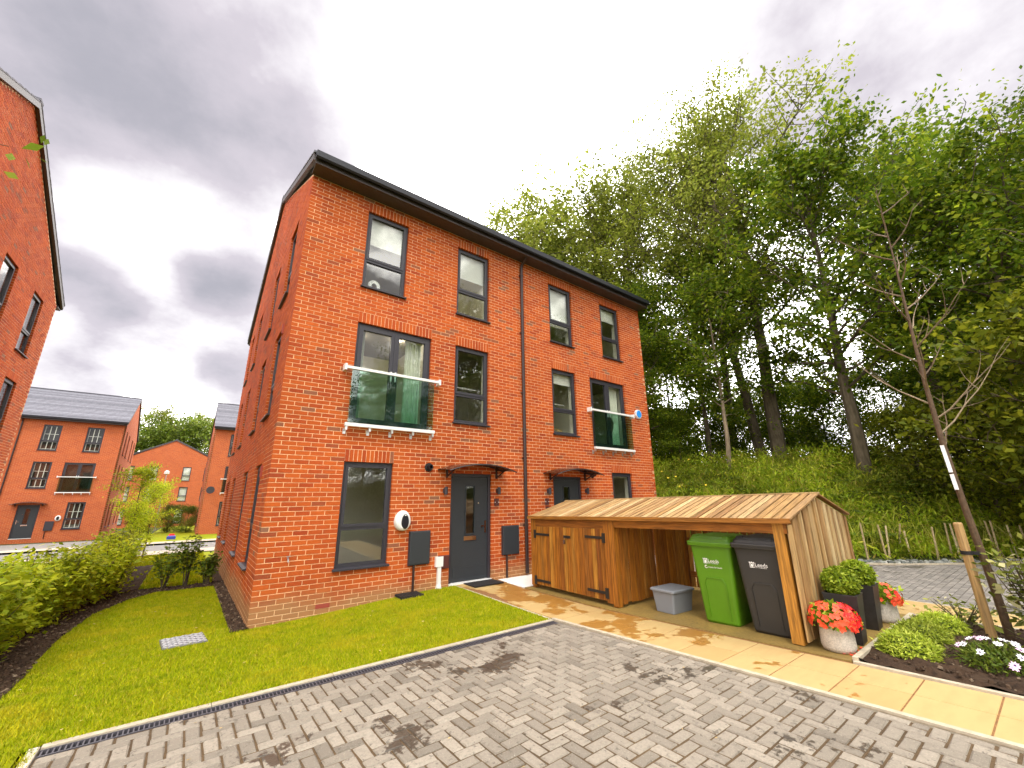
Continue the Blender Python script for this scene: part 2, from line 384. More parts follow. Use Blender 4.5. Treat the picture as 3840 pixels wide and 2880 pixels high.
MT['lf_bank'] = leaf_mat('leaf_bank', [(0, (.17, .26, .012)), (.5, (.31, .41, .020)), (.85, (.47, .50, .035)), (1, (.46, .33, .08))], .5)
MT['lf_box'] = leaf_mat('leaf_box', [(0, (.11, .18, .008)), (.6, (.27, .36, .016)), (1, (.44, .50, .05))], .35)
MT['lf_mound'] = leaf_mat('leaf_mound', [(0, (.22, .30, .02)), (.6, (.40, .48, .04)), (1, (.58, .62, .10))], .35)
MT['stake'] = varied('peeled_stake', [(0, (.34, .26, .13)), (1, (.52, .42, .24))], .8, .25, 12)
MT['lf_var'] = leaf_mat('leaf_variegated', [(0, (.10, .14, .015)), (.55, (.22, .25, .03)), (.8, (.42, .40, .12)), (1, (.7, .66, .38))], .35)
def grass_mat(name, stops):
    m, t, b, o = new_mat(name); c = ramp(t, attr(t), stops); pos = N(t, 'ShaderNodeNewGeometry').outputs['Position']
    c = mixc(t, mapr(t, noise(t, 1.4, 5, pos), .48, .68, 0, .6), c, (.46, .36, .015)); c = mixc(t, mapr(t, noise(t, 3.1, 4, pos, (1, 1.4, 1)), .5, .7, 0, .55), c, (.15, .23, .005))
    c = mixc(t, mapr(t, noise(t, 9., 3, pos), .60, .72, 0, .6), c, (.42, .29, .06))
    t.links.new(c, b.inputs['Base Color']); b.inputs['Roughness'].default_value = .9; b.inputs['Specular IOR Level'].default_value = .03; return m
MT['grass'] = grass_mat('grass_blade', [(0, (.16, .23, .003)), (.5, (.29, .33, .004)), (.9, (.42, .40, .010)), (1, (.50, .38, .05))])
MT['pet_red'] = simple('petal_red', (.72, .010, .012), .6)
MT['pet_orange'] = simple('petal_orange', (.80, .085, .028), .6)
MT['pet_pink'] = simple('petal_pink', (.74, .50, .66), .6)
MT['pet_purple'] = simple('petal_purple', (.30, .02, .16), .6)
MT['daisy_eye'] = simple('daisy_eye', (.05, .015, .09), .6)
MT['yellow'] = simple('yellow_flower', (.75, .55, .02), .6)
MT['tapewhite'] = simple('white_tree_guard', (.82, .82, .82), .5)
MT['whitebar'] = simple('white_shutter', (.78, .77, .72), .6)

# ------------------------------------------------------------------ ground heights
def lerp(a, b, t): return a+(b-a)*max(0., min(1., t))
def sst(t): t = max(0., min(1., t)); return t*t*(3-2*t)
def prof(y):
    if y > -1: return lerp(.13, .165, y+1)
    if y > -2.8: return lerp(.12, .13, (y+2.8)/1.8)
    return .12+.03*min(-2.8-y, 6)
XL = [(-400, 60), (-60, 60), (-25, 40), (-8.1, 18), (-4.4, 13.2), (-2.6, 11.9), (.5, 11.2), (400, 11.2)]
def bank_d(x, y):
    for (y0, x0), (y1, x1) in zip(XL, XL[1:]):
        if y <= y1:
            xl = x0+(x1-x0)*(y-y0)/(y1-y0); k = abs(y1-y0)/math.hypot(y1-y0, x1-x0); return (x-xl)*k
    return x-XL[-1][1]
def gz(x, y):
    if x > 3.4:
        z = lerp(prof(y), .15, (x-6.9)/1.5)
        if y > 0: z = lerp(.16, .0, y/20)
    else:
        h0 = .16*sst((x+.2)/3.6)
        if y > 0: z = lerp(h0, 0, y/3)-.018*y
        elif y > -2.85: z = lerp(h0, .12, sst(-y/2.85))
        else: z = prof(y)
        if x < -1.6: z -= .03*min(1, (-1.6-x)/2)
    d = bank_d(x, y)
    if d > 0: z += 2.35*sst(d/6.5)+.05*min(max(0, d-6.5), 30)
    if y < -17: z += 2.6*sst((-17-y)/8)
    return z
def axis(bands):
    out = []
    for a, b, s in bands: out += list(np.arange(a, b, s))
    return out+[bands[-1][1]]
xs = axis([(-420, -60, 60), (-60, -12, 6), (-12, 26, .8), (26, 60, 4), (60, 420, 60)])
ys = axis([(-420, -40, 60), (-40, -14, 3), (-14, 24, .8), (24, 80, 6), (80, 480, 80)])
V = [(x, y, gz(x, y)-.10 if (-13 < x < 18 and -14 < y < 35 and bank_d(x, y) < .3) else gz(x, y)-.02) for y in ys for x in xs]
nx = len(xs)
F = [(j*nx+i, j*nx+i+1, (j+1)*nx+i+1, (j+1)*nx+i) for j in range(len(ys)-1) for i in range(nx-1)]
tag(obj('ground', np_mesh('ground', V, F, np.zeros(len(F))), MT['earth']), kind='structure')

def sheet(name, x0, x1, y0, y1, dz, mat, step=.4, skip=None, zf=gz, parent=None, kind='structure'):
    nx_, ny_ = max(1, int((x1-x0)/step)), max(1, int((y1-y0)/step)); mb = MB()
    X = np.linspace(x0, x1, nx_+1); Y = np.linspace(y0, y1, ny_+1)
    mb.v = [(x, y, zf(x, y)+dz) for y in Y for x in X]
    for j in range(ny_):
        for i in range(nx_):
            if skip and skip((X[i]+X[i+1])/2, (Y[j]+Y[j+1])/2): continue
            mb.f.append((j*(nx_+1)+i, j*(nx_+1)+i+1, (j+1)*(nx_+1)+i+1, (j+1)*(nx_+1)+i)); mb.r.append(0)
    o = obj(name, mb, mat, parent)
    if kind: o['kind'] = kind
    return o
# front lawn, side lawn and the far verge
def no_lawn(x, y):
    return (x > -1.52 and y < -2.83) or (x > -.02 and 0 < y < 11.2)
lawn = sheet('lawn', -8.0, 3.40, -9.03, 15.37, 0., MT['turf'], .2, no_lawn)
# beds: left hedge bed, cross bed, strip along the gable
BEDP = [(-2.05, -3.2), (-2.06, -.67), (-2.10, 1.2), (-1.98, 2.9), (-1.62, 4.1), (-1.3, 4.62)]
def bed_edge(y):
    for (a, b), (c, d) in zip(BEDP, BEDP[1:]):
        if y <= d: return a+(c-a)*max(0, (y-b))/(d-b)
    return -1.3
def in_bed(x, y):
    if x < -3.3: return False
    if y < 4.75 and x < bed_edge(y): return True
    if 4.72 < y < 5.35 and x < 0: return True
    if 5.3 <= y < 11 and -3.2 < x < -1.55: return True
    if x > -.20 and y > -.05: return True
    return False
mb = MB()
for j in range(-84, 280):
    for i in range(-86, 1):
        x, y = i*.04+.01, j*.04
        if in_bed(x, y) and in_bed(x, y):
            p = []
            for dx, dy in ((-.02, -.02), (.02, -.02), (.02, .02), (-.02, .02)):
                X_, Y_ = x+dx, y+dy
                p.append((X_, Y_, gz(X_, Y_)+.006+.022*(math.sin(X_*31+Y_*17)*math.sin(Y_*23-X_*11)+1)/2))
            mb.poly(p)
tag(obj('planting_soil', mb, MT['soil']), kind='structure')

# ------------------------------------------------------------------ drive: bed, herringbone blocks, drain
tag(sheet('driveway', -1.5, 3.38, -14, -2.98, -.0085, MT['sand'], .5, kind=None), kind='structure')
drive = bpy.data.objects['driveway']
blocks = []
A = .1; G = .013; DX0, DX1, DY0, DY1 = -1.50, 3.39, -7.9, -2.985
for i in range(-20, 40):
    for j in range(-85, -25):
        m_ = (i-j) % 4
        if m_ == 0: r4 = (i*A, (i+2)*A, j*A, (j+1)*A)
        elif m_ == 2: r4 = (i*A, (i+1)*A, (j-1)*A, (j+1)*A)
        else: continue
        x0, x1, y0, y1 = max(r4[0], DX0), min(r4[1], DX1), max(r4[2], DY0), min(r4[3], DY1)
        if x1-x0 < .03 or y1-y0 < .03: continue
        blocks.append((x0, x1, y0, y1))
def dist_cam(b): return ((b[0]+b[1])/2-CAM.x)**2+((b[2]+b[3])/2-CAM.y)**2
def seen(b):
    v = Vector(((b[0]+b[1])/2, (b[2]+b[3])/2, .2))-CAM; z = v.dot(f_)
    return z > .3 and abs(v.dot(r_)/z) < 1.27 and abs(v.dot(u_)/z) < .96
blocks.sort(key=lambda b: (not seen(b), dist_cam(b)))
pm = {}
rest = MB()
for k, (x0, x1, y0, y1) in enumerate(blocks):
    cx, cy = (x0+x1)/2, (y0+y1)/2; z = gz(cx, cy)+random.uniform(-.002, .003)
    hx, hy = (x1-x0)/2-G/2, (y1-y0)/2-G/2
    rv = min(1, max(0, random.gauss(.45, .28)))
    if k < 300:
        key = (round(hx, 3), round(hy, 3), int(rv*7))
        if key not in pm:
            pm[key] = MB().cham(-hx, hx, -hy, hy, -.05, 0, .009, key[2]/6.5, .005).mesh('block')
        obj('block', pm[key], MT['paver'], drive, (cx, cy, z), (random.uniform(-.008, .008), .0, random.uniform(-.012, .012)))
    else:
        rest.cham(cx-hx, cx+hx, cy-hy, cy+hy, z-.05, z, .009, rv, .005)
tag(obj('block_paving', rest, MT['paver'], drive), kind='stuff')
# channel drain with a pale edging against the lawn
t = thing('channel_drain', 'slotted black channel drain along the edge between lawn and block paving', 'drain', (0, 0, 0))
mb = MB()
for k in range(5): mb.box(-1.5+k*.98, -1.5+(k+1)*.98-.006, -2.862, -2.80, -.05, gz(0, -2.83)+.012)
obj('edging', mb, MT['kerb'], t)
zd = gz(0, -2.9)
obj('channel', MB().box(-1.5, 3.38, -2.975, -2.868, -.1, zd-.03), MT['rubber'], t)
mb = MB().box(-1.5, 3.38, -2.880, -2.868, zd-.03, zd).box(-1.5, 3.38, -2.975, -2.963, zd-.03, zd)
x = -1.49
while x < 3.37:
    mb.box(x, x+.009, -2.963, -2.880, zd-.025, zd-.002); x += .030
tag(obj('grating', mb, simple('grating_iron', (.10, .095, .11), .5, metal=.3), t), kind='stuff')
# left edging blocks of the drive
eb = MB().cham(-.03, .03, -.097, .097, -.06, 0, .006, .2, .003).mesh('edging_block')
for k in range(22):
    y = -2.9-k*.2; obj('edging_block', eb, MT['conc'], drive, (-1.54, y, gz(-1.5, y)+.004), (0, 0, random.uniform(-.03, .03)))
# ------------------------------------------------------------------ path slabs
MT['joint'] = simple('slab_joint', (.22, .105, .035), .9, nz=.3, ns=30)
path = sheet('path', 3.40, 4.42, -9, 0, -.0015, MT['joint'], .3)
slabm = {}
def slab_obj(x0, x1, y0, y1, parent, zf=gz):
    cx, cy = (x0+x1)/2, (y0+y1)/2
    key = (round(x1-x0, 3), round(y1-y0, 3), random.randrange(4))
    if key not in slabm:
        hx, hy = (x1-x0)/2-.0055, (y1-y0)/2-.0055
        slabm[key] = MB().cham(-hx, hx, -hy, hy, -.04, 0, .004, key[2]/3).mesh('slab')
    sl_ = (zf(cx, cy+.1)-zf(cx, cy-.1))/.2
    obj('slab', slabm[key], MT['slab'], parent, (cx, cy, zf(cx, cy)+.004), (math.atan(sl_), 0, 0))
kx = [3.465, 3.92, 4.375]
yj = [-4.71+.455*k for k in range(11)]
yj = [y for y in yj if y < -.2]+[-.01]
yd = [-4.71-.452*k for k in range(1, 10)]
yall = sorted(yd+yj)
for a, b in zip(yall, yall[1:]):
    for c, d in zip(kx, kx[1:]): slab_obj(c, d, a, b, path)
# extra slabs towards the second door and the white gravel strip by the wall
obj('kerb', MB().bar((3.43, -9, prof(-9)-.03), (3.43, -2.8, prof(-2.8)-.03), .055, .10), MT['kerb'], path)
obj('kerb', MB().bar((3.43, -2.8, prof(-2.8)-.036), (3.43, -.02, prof(0)-.036), .04, .07), MT['kerb'], path)
obj('kerb', MB().bar((4.405, -9, prof(-9)-.028), (4.405, -6.02, prof(-6)-.028), .05, .10), MT['kerb'], path)
tag(obj('gravel_strip', MB().box(4.40, 10.4, -.95, -.005, .0, .150), MT['whitegravel']), kind='structure')
# shed base
mb = MB()
Y = [-6.0, -5.0, -4.0, -3.0, -2.0, -.96]
for a, b in zip(Y, Y[1:]):
    mb.hexa([(4.41, a, 0), (6.95, a, 0), (6.95, b, 0), (4.41, b, 0), (4.41, a, gz(4.5, a)+.012), (6.95, a, gz(4.5, a)+.012), (6.95, b, gz(4.5, b)+.012), (4.41, b, gz(4.5, b)+.012)])
base_top = lambda y: gz(4.5, y)+.012
tag(obj('concrete_base', mb, MT['base']), kind='structure')
# planting bed on the right with its edging
bed = sheet('planting_bed', 4.43, 6.85, -10, -6.05, .0, MT['soil'], .12, zf=lambda x, y: prof(y)+.03+.035*(math.sin(x*19+y*13)*math.sin(y*17-x*7)))
obj('edging', MB().bar((4.43, -6.03, prof(-6)), (6.9, -6.03, prof(-6)), .05, .10), MT['kerb'], bed)
obj('edging', MB().bar((6.88, -10, prof(-10)-.01), (6.88, -6.05, prof(-6)-.01), .05, .10), MT['kerb'], bed)
# far path and the parking court
fp = sheet('side_path', 6.93, 8.30, -12, -.96, -.0015, MT['joint'], .4)
for k in range(25):
    for c, d in ((6.95, 7.4), (7.4, 7.85), (7.85, 8.30)):
        slab_obj(c, d, -12+k*.45, -12+(k+1)*.45, fp)
def park_z(x, y): return gz(x, y)
pk = sheet('parking_court', 8.35, 20, -14, -.97, -.008, MT['sand'], .5, skip=lambda x, y: bank_d(x, y) > -.4)
obj('kerb', MB().bar((8.325, -14, .12), (8.325, -.97, .12), .05, .09), MT['kerb'], pk)
mb = MB()
for i in range(0, 50):
    for j in range(0, 132):
        x0 = 8.36+i*.2+(.1 if j % 2 else 0); y0 = -14+j*.1
        cx, cy = x0+.1, y0+.05
        if y0 > -1.05 or bank_d(cx, cy) > -.62: continue
        z = gz(cx, cy)+random.uniform(-.003, .002)
        mb.box(x0+.004, x0+.196, y0+.004, y0+.096, z-.04, z, random.random())
tag(obj('block_paving', mb, MT['paver2'], pk), kind='stuff')
EDGE = [(11.2, .5), (11.9, -2.6), (13.2, -4.4), (18, -8.1), (24, -12.7)]
def along(line, step):
    for (a, b), (c, d) in zip(line, line[1:]):
        L = math.hypot(c-a, d-b); n = max(1, int(L/step))
        for k in range(n): yield a+(c-a)*k/n, b+(d-b)*k/n, (c-a)/L, (d-b)/L
mb = MB(); pts = [(x+dy*.62, y-dx*.62) for x, y, dx, dy in along(EDGE, 1.)]
for (a, b), (c, d) in zip(pts, pts[1:]): mb.bar((a, b, gz(a, b)-.02), (c, d, gz(c, d)-.02), .06, .10)
obj('kerb', mb, MT['kerb'], pk)
mb = MB()
for x, y, dx, dy in along(EDGE, .035):
    for k in range(1):
        o_ = random.uniform(-.58, .05); px, py = x-dy*-1*o_*-1, y+dx*o_*-1
        px, py = x-dy*o_*1., y+dx*o_*1.
        px, py = x+dy*(-o_), y-dx*(-o_)
        s_ = random.uniform(.03, .075); z = gz(px, py)
        R = Matrix.Rotation(random.random()*6, 3, 'Z') @ Matrix.Rotation(random.uniform(-.5, .5), 3, 'X')
        q = [Vector((a*s_*random.uniform(.6, 1), b*s_*random.uniform(.6, 1), c*s_*.6*random.uniform(.6, 1))) for a, b, c in ((-1, -1, -1), (1, -1, -1), (1, 1, -1), (-1, 1, -1), (-.7, -.7, 1), (.7, -.7, 1), (.7, .7, 1), (-.7, .7, 1))]
        mb.hexa([R @ v+Vector((px, py, z)) for v in q], random.random())
tag(obj('gravel', mb, MT['stone']), kind='stuff')
# road and footways on the left, beyond the verge
sheet('footway', -60, 12, 15.4, 17.4, .03, MT['pavement'], 2.)
sheet('road', -60, 12, 17.4, 23.2, -.05, MT['asphalt'], 2.)
sheet('far_footway', -60, 12, 23.2, 25.0, .04, MT['pavement'], 2.)
sheet('forecourt', -30, -3.2, 25.0, 31.6, .02, MT['asphalt'], 1.6)
sheet('far_lawn', -3.1, 8, 25.0, 60, .03, MT['turf'], 2.)

# ------------------------------------------------------------------ the house type
HL, HD, EZ, RZ = 10.434, 11.15, 8.03, 11.1
ZB = -.097
def mirr(o): return (HL-o[1], HL-o[0], o[2], o[3], o[4])
LEFT = [(1.13, 2.03, .653, 2.453, 'win'), (3.285, 4.29, .165, 2.303, 'door'), (1.13, 2.705, 3.128, 5.153, 'french'), (3.30, 4.20, 3.353, 5.153, 'win'), (1.13, 2.03, 5.903, 7.703, 'win'), (3.30, 4.20, 5.903, 7.703, 'win')]
FRONT = LEFT+[mirr(o) for o in LEFT]
GABLE = [(a, a+.9, z, z+1.8, 'win') for z in (.653, 3.353, 5.903) for a in (1.15, 3.45, 6.8, 9.1)]
def slab_open(L, z0, z1, d0, d1, ops, P, grow=0.):
    """wall slab with openings; P(s,d,z)->point"""
    mb = MB(); ops = [(o[0]-grow, o[1]+grow, o[2]-grow, o[3]+grow) for o in ops]
    cuts = sorted({z0, z1, *[o[2] for o in ops], *[o[3] for o in ops]})
    cuts = [c for c in cuts if z0 <= c <= z1]
    for a, b in zip(cuts, cuts[1:]):
        m = (a+b)/2; act = sorted((o[0], o[1]) for o in ops if o[2] < m < o[3]); s = grow
        for p, q in act+[(L-grow, L-grow)]:
            if p > s: mb.hexa([P(s, d0, a), P(p, d0, a), P(p, d1, a), P(s, d1, a), P(s, d0, b), P(p, d0, b), P(p, d1, b), P(s, d1, b)])
            s = max(s, q)
    return mb
PF = lambda s, d, z: (s, d, z)
PG = lambda s, d, z: (d, s, z)
def brick_list(L, ops, off_even, gable=False):
    out = []
    sold = [(o[0], o[1], o[3], o[3]+.225) for o in ops if o[4] != 'door']
    ncs = int(((RZ if gable else EZ)-ZB)/.075)
    for i in range(ncs):
        z0 = ZB+i*.075; z1 = z0+.065; zm = (z0+z1)/2; lo, hi = 0., L
        if gable and z1 > EZ:
            k = (z1-EZ)/(RZ-EZ)*HD/2; lo, hi = k+.02, L-k-.02
            if hi-lo < .3: break
        start = (.1125 if (i+off_even) % 2 else 0.)
        if start and z1 <= EZ: lo = max(lo, .112); hi = min(hi, L-.112 if gable else L)
        act = sorted([(o[0], o[1]) for o in ops if o[2]-.01 < zm < o[3]+.0]+[(o[0], o[1]) for o in sold if o[2] < zm < o[3]])
        segs = []; s = lo
        for p, q in act+[(hi, hi)]:
            if p-s > .02: segs.append((s, p))
            s = max(s, q)
        for a, b in segs:
            k = math.ceil((a+.055-start)/.225); e = [a]
            while start+k*.225 < b-.05: e.append(start+k*.225); k += 1
            e.append(b+(.01 if b < hi-1e-6 or b < L-1e-6 else .0))
            for x0, x1 in zip(e, e[1:]): out.append((x0, x1-.01 if x1 < b else b, z0, z1))
    for p, q, z0, z1 in sold:
        n = round((q-p)/.075)
        for k in range(n): out.append((p+k*.075+.005, p+(k+1)*.075-.005, z0+.0, z1-.010))
    return out
def brick_rnd():
    r = random.random()
    return r*.72 if r < .88 else random.uniform(.6, 1)
FB = brick_list(HL, FRONT, 0)
GB = brick_list(HD, GABLE, 1, True)
CACHE = {}
def cached(key, fn):
    if key not in CACHE: CACHE[key] = fn()
    return CACHE[key]
def front_brickwork(skip=()):
    mb = MB()
    for k, (a, b, z0, z1) in enumerate(FB):
        if k in skip: continue
        j = random.uniform(-.002, .0015); mb.box(a, b, j, .100, z0, z1, brick_rnd())
    return mb.mesh('front_brickwork')
def gable_brickwork():
    mb = MB()
    for a, b, z0, z1 in GB:
        j = random.uniform(-.002, .0015); mb.hexa([PG(a, j, z0), PG(b, j, z0), PG(b, .1, z0), PG(a, .1, z0), PG(a, j, z1), PG(b, j, z1), PG(b, .1, z1), PG(a, .1, z1)], brick_rnd())
    return mb.mesh('gable_brickwork')
def gable_tri(x0, x1):
    return MB().prism([(.0, EZ), (HD, EZ), (HD/2, RZ)], x0, x1, axis='x')
def win_frame(w, h):
    mb = MB(); f = .058; y0, y1 = .055, .125
    mb.box(0, f, y0, y1, .04, h).box(w-f, w, y0, y1, .04, h).box(f, w-f, y0, y1, h-f, h).box(f, w-f, y0, y1, .04, .04+f)
    zt = h*.37
    mb.box(f, w-f, y0+.001, y1-.001, zt-.035, zt+.030)
    y0 -= .012; s = .052                      # opening sash in the upper light
    a0, a1, b0, b1 = f-.012, w-f+.012, zt+.018, h-f+.012
    mb.box(a0, a0+s, y0, y1-.02, b0, b1).box(a1-s, a1, y0, y1-.02, b0, b1).box(a0+s, a1-s, y0, y1-.02, b0, b0+s).box(a0+s, a1-s, y0, y1-.02, b1-s, b1)
    mb.box(f-.001, f+.018, .066, .11, .04+f, zt-.03).box(w-f-.018, w-f+.001, .066, .11, .04+f, zt-.03)
    return mb.mesh('window_frame')
def win_panes(w, h):
    zt = h*.37
    return MB().box(.095, w-.095, .083, .091, zt+.06, h-.09).mesh('pane'), MB().box(.07, w-.07, .087, .095, .09, zt-.03).mesh('pane')
def win_sill(w):
    return MB().prism([(-.055, .002), (-.055, .022), (.06, .045), (.06, .002)], -.03, w+.03, axis='x').mesh('sill') if False else MB().hexa([(-.03, -.055, .0), (w+.03, -.055, .0), (w+.03, -.001, .0), (-.03, -.001, .0), (-.03, -.055, .022), (w+.03, -.055, .022), (w+.03, -.001, .036), (-.03, -.001, .036)]).box(.001, w-.001, -.001, .07, .001, .038).mesh('sill')
def french_frame(w, h):
    mb = MB(); f = .06; y0, y1 = .055, .125
    mb.box(0, f, y0, y1, .0, h).box(w-f, w, y0, y1, .0, h).box(f, w-f, y0, y1, h-f, h).box(f, w-f, y0, y1, 0, f)
    y0 -= .012; s = .085; m = w/2
    for a0, a1 in ((f-.012, m-.002), (m+.002, w-f+.012)):
        b0, b1 = f-.012, h-f+.012
        mb.box(a0, a0+s, y0, y1-.02, b0, b1).box(a1-s, a1, y0, y1-.02, b0, b1).box(a0+s, a1-s, y0, y1-.02, b0, b0+s).box(a0+s, a1-s, y0, y1-.02, b1-s, b1)
    mb.box(m-.02, m+.02, y0-.012, y0, f, h-f)
    return mb.mesh('french_frame')
def french_panes(w, h):
    m = w/2
    return MB().box(.13, m-.085, .08, .088, .13, h-.13).mesh('pane'), MB().box(m+.085, w-.13, .08, .088, .13, h-.13).mesh('pane')
def ccopy(m, name='x'): return m

def make_window(parent, w, h, loc, rz, blind=None):
    fr = obj('window', cached(('wf', w), lambda: win_frame(w, h)), MT['anthracite'], parent, loc, (0, 0, rz))
    for p in cached(('wp', w), lambda: win_panes(w, h)): obj('pane', p, MT['glass'], fr)
    obj('sill', cached(('ws', w), lambda: win_sill(w)), MT['anthracite'], fr)
    return fr
def make_french(parent, w, h, loc, rz):
    fr = obj('french_window', cached('ff', lambda: french_frame(w, h)), MT['anthracite'], parent, loc, (0, 0, rz))
    for p in cached('fp', lambda: french_panes(w, h)): obj('pane', p, MT['glass'], fr)
    def hd():
        mb = MB()
        for s in (-1, 1):
            x = w/2+s*.045; mb.box(x-.014, x+.014, .028, .043, .93, 1.13).bar((x, .02, 1.06), (x+s*.11, .02, 1.055), .014, .018)
        return mb.mesh('handle')
    obj('handle', cached('fh', hd), MT['white'], fr)
    return fr
def make_balcony(parent, loc, rz):
    o = obj('balcony', cached('bal_rail', lambda: MB().box(-.15, 1.725, -.145, -.085, 1.005, 1.055).box(-.19, -.15, -.15, -.0, .97, 1.09).box(1.725, 1.765, -.15, -.0, .97, 1.09).mesh('handrail')), MT['white'], parent, loc, (0, 0, rz))
    obj('glass_panel', cached('bal_gl', lambda: MB().box(-.05, 1.625, -.120, -.108, .0, 1.005).mesh('glass_panel')), MT['glass_green'], o)
    obj('bottom_rail', cached('bal_br', lambda: MB().box(-.09, 1.665, -.145, -.085, -.06, 0.).mesh('bottom_rail')), MT['white'], o)
    for k in range(5):
        obj('bracket', cached('bal_bk', lambda: MB().box(-.02, .02, -.12, -.08, -.11, -.06).box(-.02, .02, -.12, -.0, -.13, -.11).box(-.025, .025, -.014, -.0, -.19, -.09).mesh('bracket')), MT['steel'], o, (-.06+k*.424, 0, 0))
    return o
def make_door(parent, loc, rz, mirror):
    w, h = 1.005, 2.138; s = -1 if mirror else 1
    def fr():
        f = .065; return MB().box(0, f, .04, .12, 0.03, h).box(w-f, w, .04, .12, 0.03, h).box(f, w-f, .04, .12, h-f, h).mesh('door_frame')
    o = obj('door', cached('dfr', fr), MT['anthracite'], parent, loc, (0, 0, rz))
    def leaf():
        a, b, z0, z1 = .072, w-.072, .045, h-.07; g0, g1, h0, h1 = w/2-.105, w/2+.105, .93, 1.88
        mb = MB().box(a, g0, .06, .105, z0, z1).box(g1, b, .06, .105, z0, z1).box(g0, g1, .06, .105, z0, h0).box(g0, g1, .06, .105, h1, z1)
        e = .022
        mb.box(g0-e, g0, .048, .06, h0-e, h1+e).box(g1, g1+e, .048, .06, h0-e, h1+e).box(g0, g1, .048, .06, h1, h1+e).box(g0, g1, .048, .06, h0-e, h0)
        mb.box(a+.05, b-.05, .055, .06, .12, .30)
        return mb.mesh('door_leaf')
    obj('door_leaf', cached('dlf', leaf), MT['door'], o)
    obj('pane', cached('dpn', lambda: MB().box(w/2-.105, w/2+.105, .075, .083, .93, 1.88).mesh('pane')), MT['glass'], o)
    obj('letter_plate', cached('dlp', lambda: MB().box(w/2-.15, w/2+.15, .045, .06, .80, .88).mesh('letter_plate')), MT['chrome'], o)
    obj('spyhole', cached('dsp', lambda: MB().box(w/2-.012+.2, w/2+.012+.2, .05, .06, 1.52, 1.545).mesh('spyhole')), MT['chrome'], o) if not mirror else obj('spyhole', cached('dsp2', lambda: MB().box(w/2-.012-.2, w/2+.012-.2, .05, .06, 1.52, 1.545).mesh('spyhole')), MT['chrome'], o)
    hx = .13 if mirror else w-.13
    def hd():
        return MB().box(hx-.018, hx+.018, .045, .06, .93, 1.17).bar((hx, .03, 1.07), (hx-s*.12, .03, 1.065), .018, .022).mesh('handle')
    obj('handle', cached(('dh', mirror), hd), MT['chrome'], o)
    obj('threshold', cached('dth', lambda: MB().box(0, w, -.02, .12, .0, .03).mesh('threshold')), MT['white'], o)
    return o
def make_canopy(parent, loc, rz):
    def sh():
        mb = MB(); n = 16; w = .82
        P = lambda i, y, dz: (-w+2*w*i/n, y, .14*(1-(2*i/n-1)**2)+dz)
        for i in range(n):
            for y0, y1 in ((-.52, -.005),):
                mb.hexa([P(i, y0, -.04), P(i+1, y0, -.04), P(i+1, y1, 0), P(i, y1, 0), P(i, y0, -.032), P(i+1, y0, -.032), P(i+1, y1, .008), P(i, y1, .008)])
        return mb.mesh('canopy_sheet')
    o = obj('canopy', cached('can', sh), MT['polycarb'], parent, loc, (0, 0, rz))
    def br():
        mb = MB(); n = 16; w = .82
        for y, dz in ((-.52, -.05), (-.012, -.012)):
            pts = [(-w+2*w*i/n, y, .14*(1-(2*i/n-1)**2)+dz) for i in range(n+1)]
            mb.tube(pts, .011, 5)
        for x in (-.62, .62):
            z = .14*(1-(x/w)**2)
            mb.bar((x, -.50, z-.06), (x, -.0, z-.03), .03, .03).bar((x, -.03, z-.22), (x, -.03, z-.03), .035, .03).bar((x, -.04, z-.2), (x, -.34, z-.07), .022, .022)
        return mb.mesh('bracket')
    obj('bracket', cached('canb', br), MT['pipe'], o)
    return o
def roof_mesh():
    mb = MB(); n = 21
    for side in (0, 1):
        y0, z0 = (-.40, 8.20); run = HD/2+.40; rise = RZ+.10-z0
        for k in range(n):
            a, b = k/n, (k+1)/n+.012
            ya, yb = y0+run*a, y0+run*min(b, 1.003); za, zb = z0+rise*a, z0+rise*min(b, 1.003)
            if side: ya, yb = HD-ya, HD-yb
            t0, t1 = .045, .012
            p = [(-.09, ya, za), (HL+.09, ya, za), (HL+.09, yb, zb), (-.09, yb, zb), (-.09, ya, za+t0), (HL+.09, ya, za+t0), (HL+.09, yb, zb+t1), (-.09, yb, zb+t1)]
            if side: p = [p[i] for i in (3, 2, 1, 0, 7, 6, 5, 4)]
            mb.hexa(p, random.random())
    mb.bar((-.09, HD/2, RZ+.13), (HL+.09, HD/2, RZ+.13), .22, .06)
    return mb.mesh('roof_tiles')
def eaves_mesh(r):
    return (MB().box(-.03, HL+.03, HD+.003, HD+.346, 8.005, 8.025).box(-.03, HL+.03, HD+.345, HD+.365, 8.0, 8.19) if r else MB().box(-.03, HL+.03, -.346, -.003, 8.005, 8.025).box(-.03, HL+.03, -.365, -.345, 8.0, 8.19)).mesh('soffit')
def gutter_mesh(r):
    mb = MB()
    for y, s in ((HD+.366, 1),) if r else ((-.366, -1),):
        pts = []
        prof_ = [(0, .19), (0, .10), (.03, .055), (.075, .045), (.105, .075), (.115, .19)]
        for (a, b), (c, d) in zip(prof_, prof_[1:]):
            mb.poly([(-.05, y+s*a, 8.02+b), (HL+.05, y+s*a, 8.02+b), (HL+.05, y+s*c, 8.02+d), (-.05, y+s*c, 8.02+d)])
        for x in (-.05, HL+.05): mb.poly([(x, y+s*a, 8.02+b) for a, b in prof_])
    return mb.mesh('gutter')
def verge_mesh(x):
    mb = MB()
    for s in (0, 1):
        Y = lambda y: HD-y if s else y
        a, b = (x-.035, x+.035)
        p = [(a, Y(-.36), 8.06), (b, Y(-.36), 8.06), (b, Y(HD/2), RZ-.06), (a, Y(HD/2), RZ-.06), (a, Y(-.36), 8.205), (b, Y(-.36), 8.205), (b, Y(HD/2), RZ+.10), (a, Y(HD/2), RZ+.10)]
        mb.hexa(p)
    return mb.mesh('verge_board')
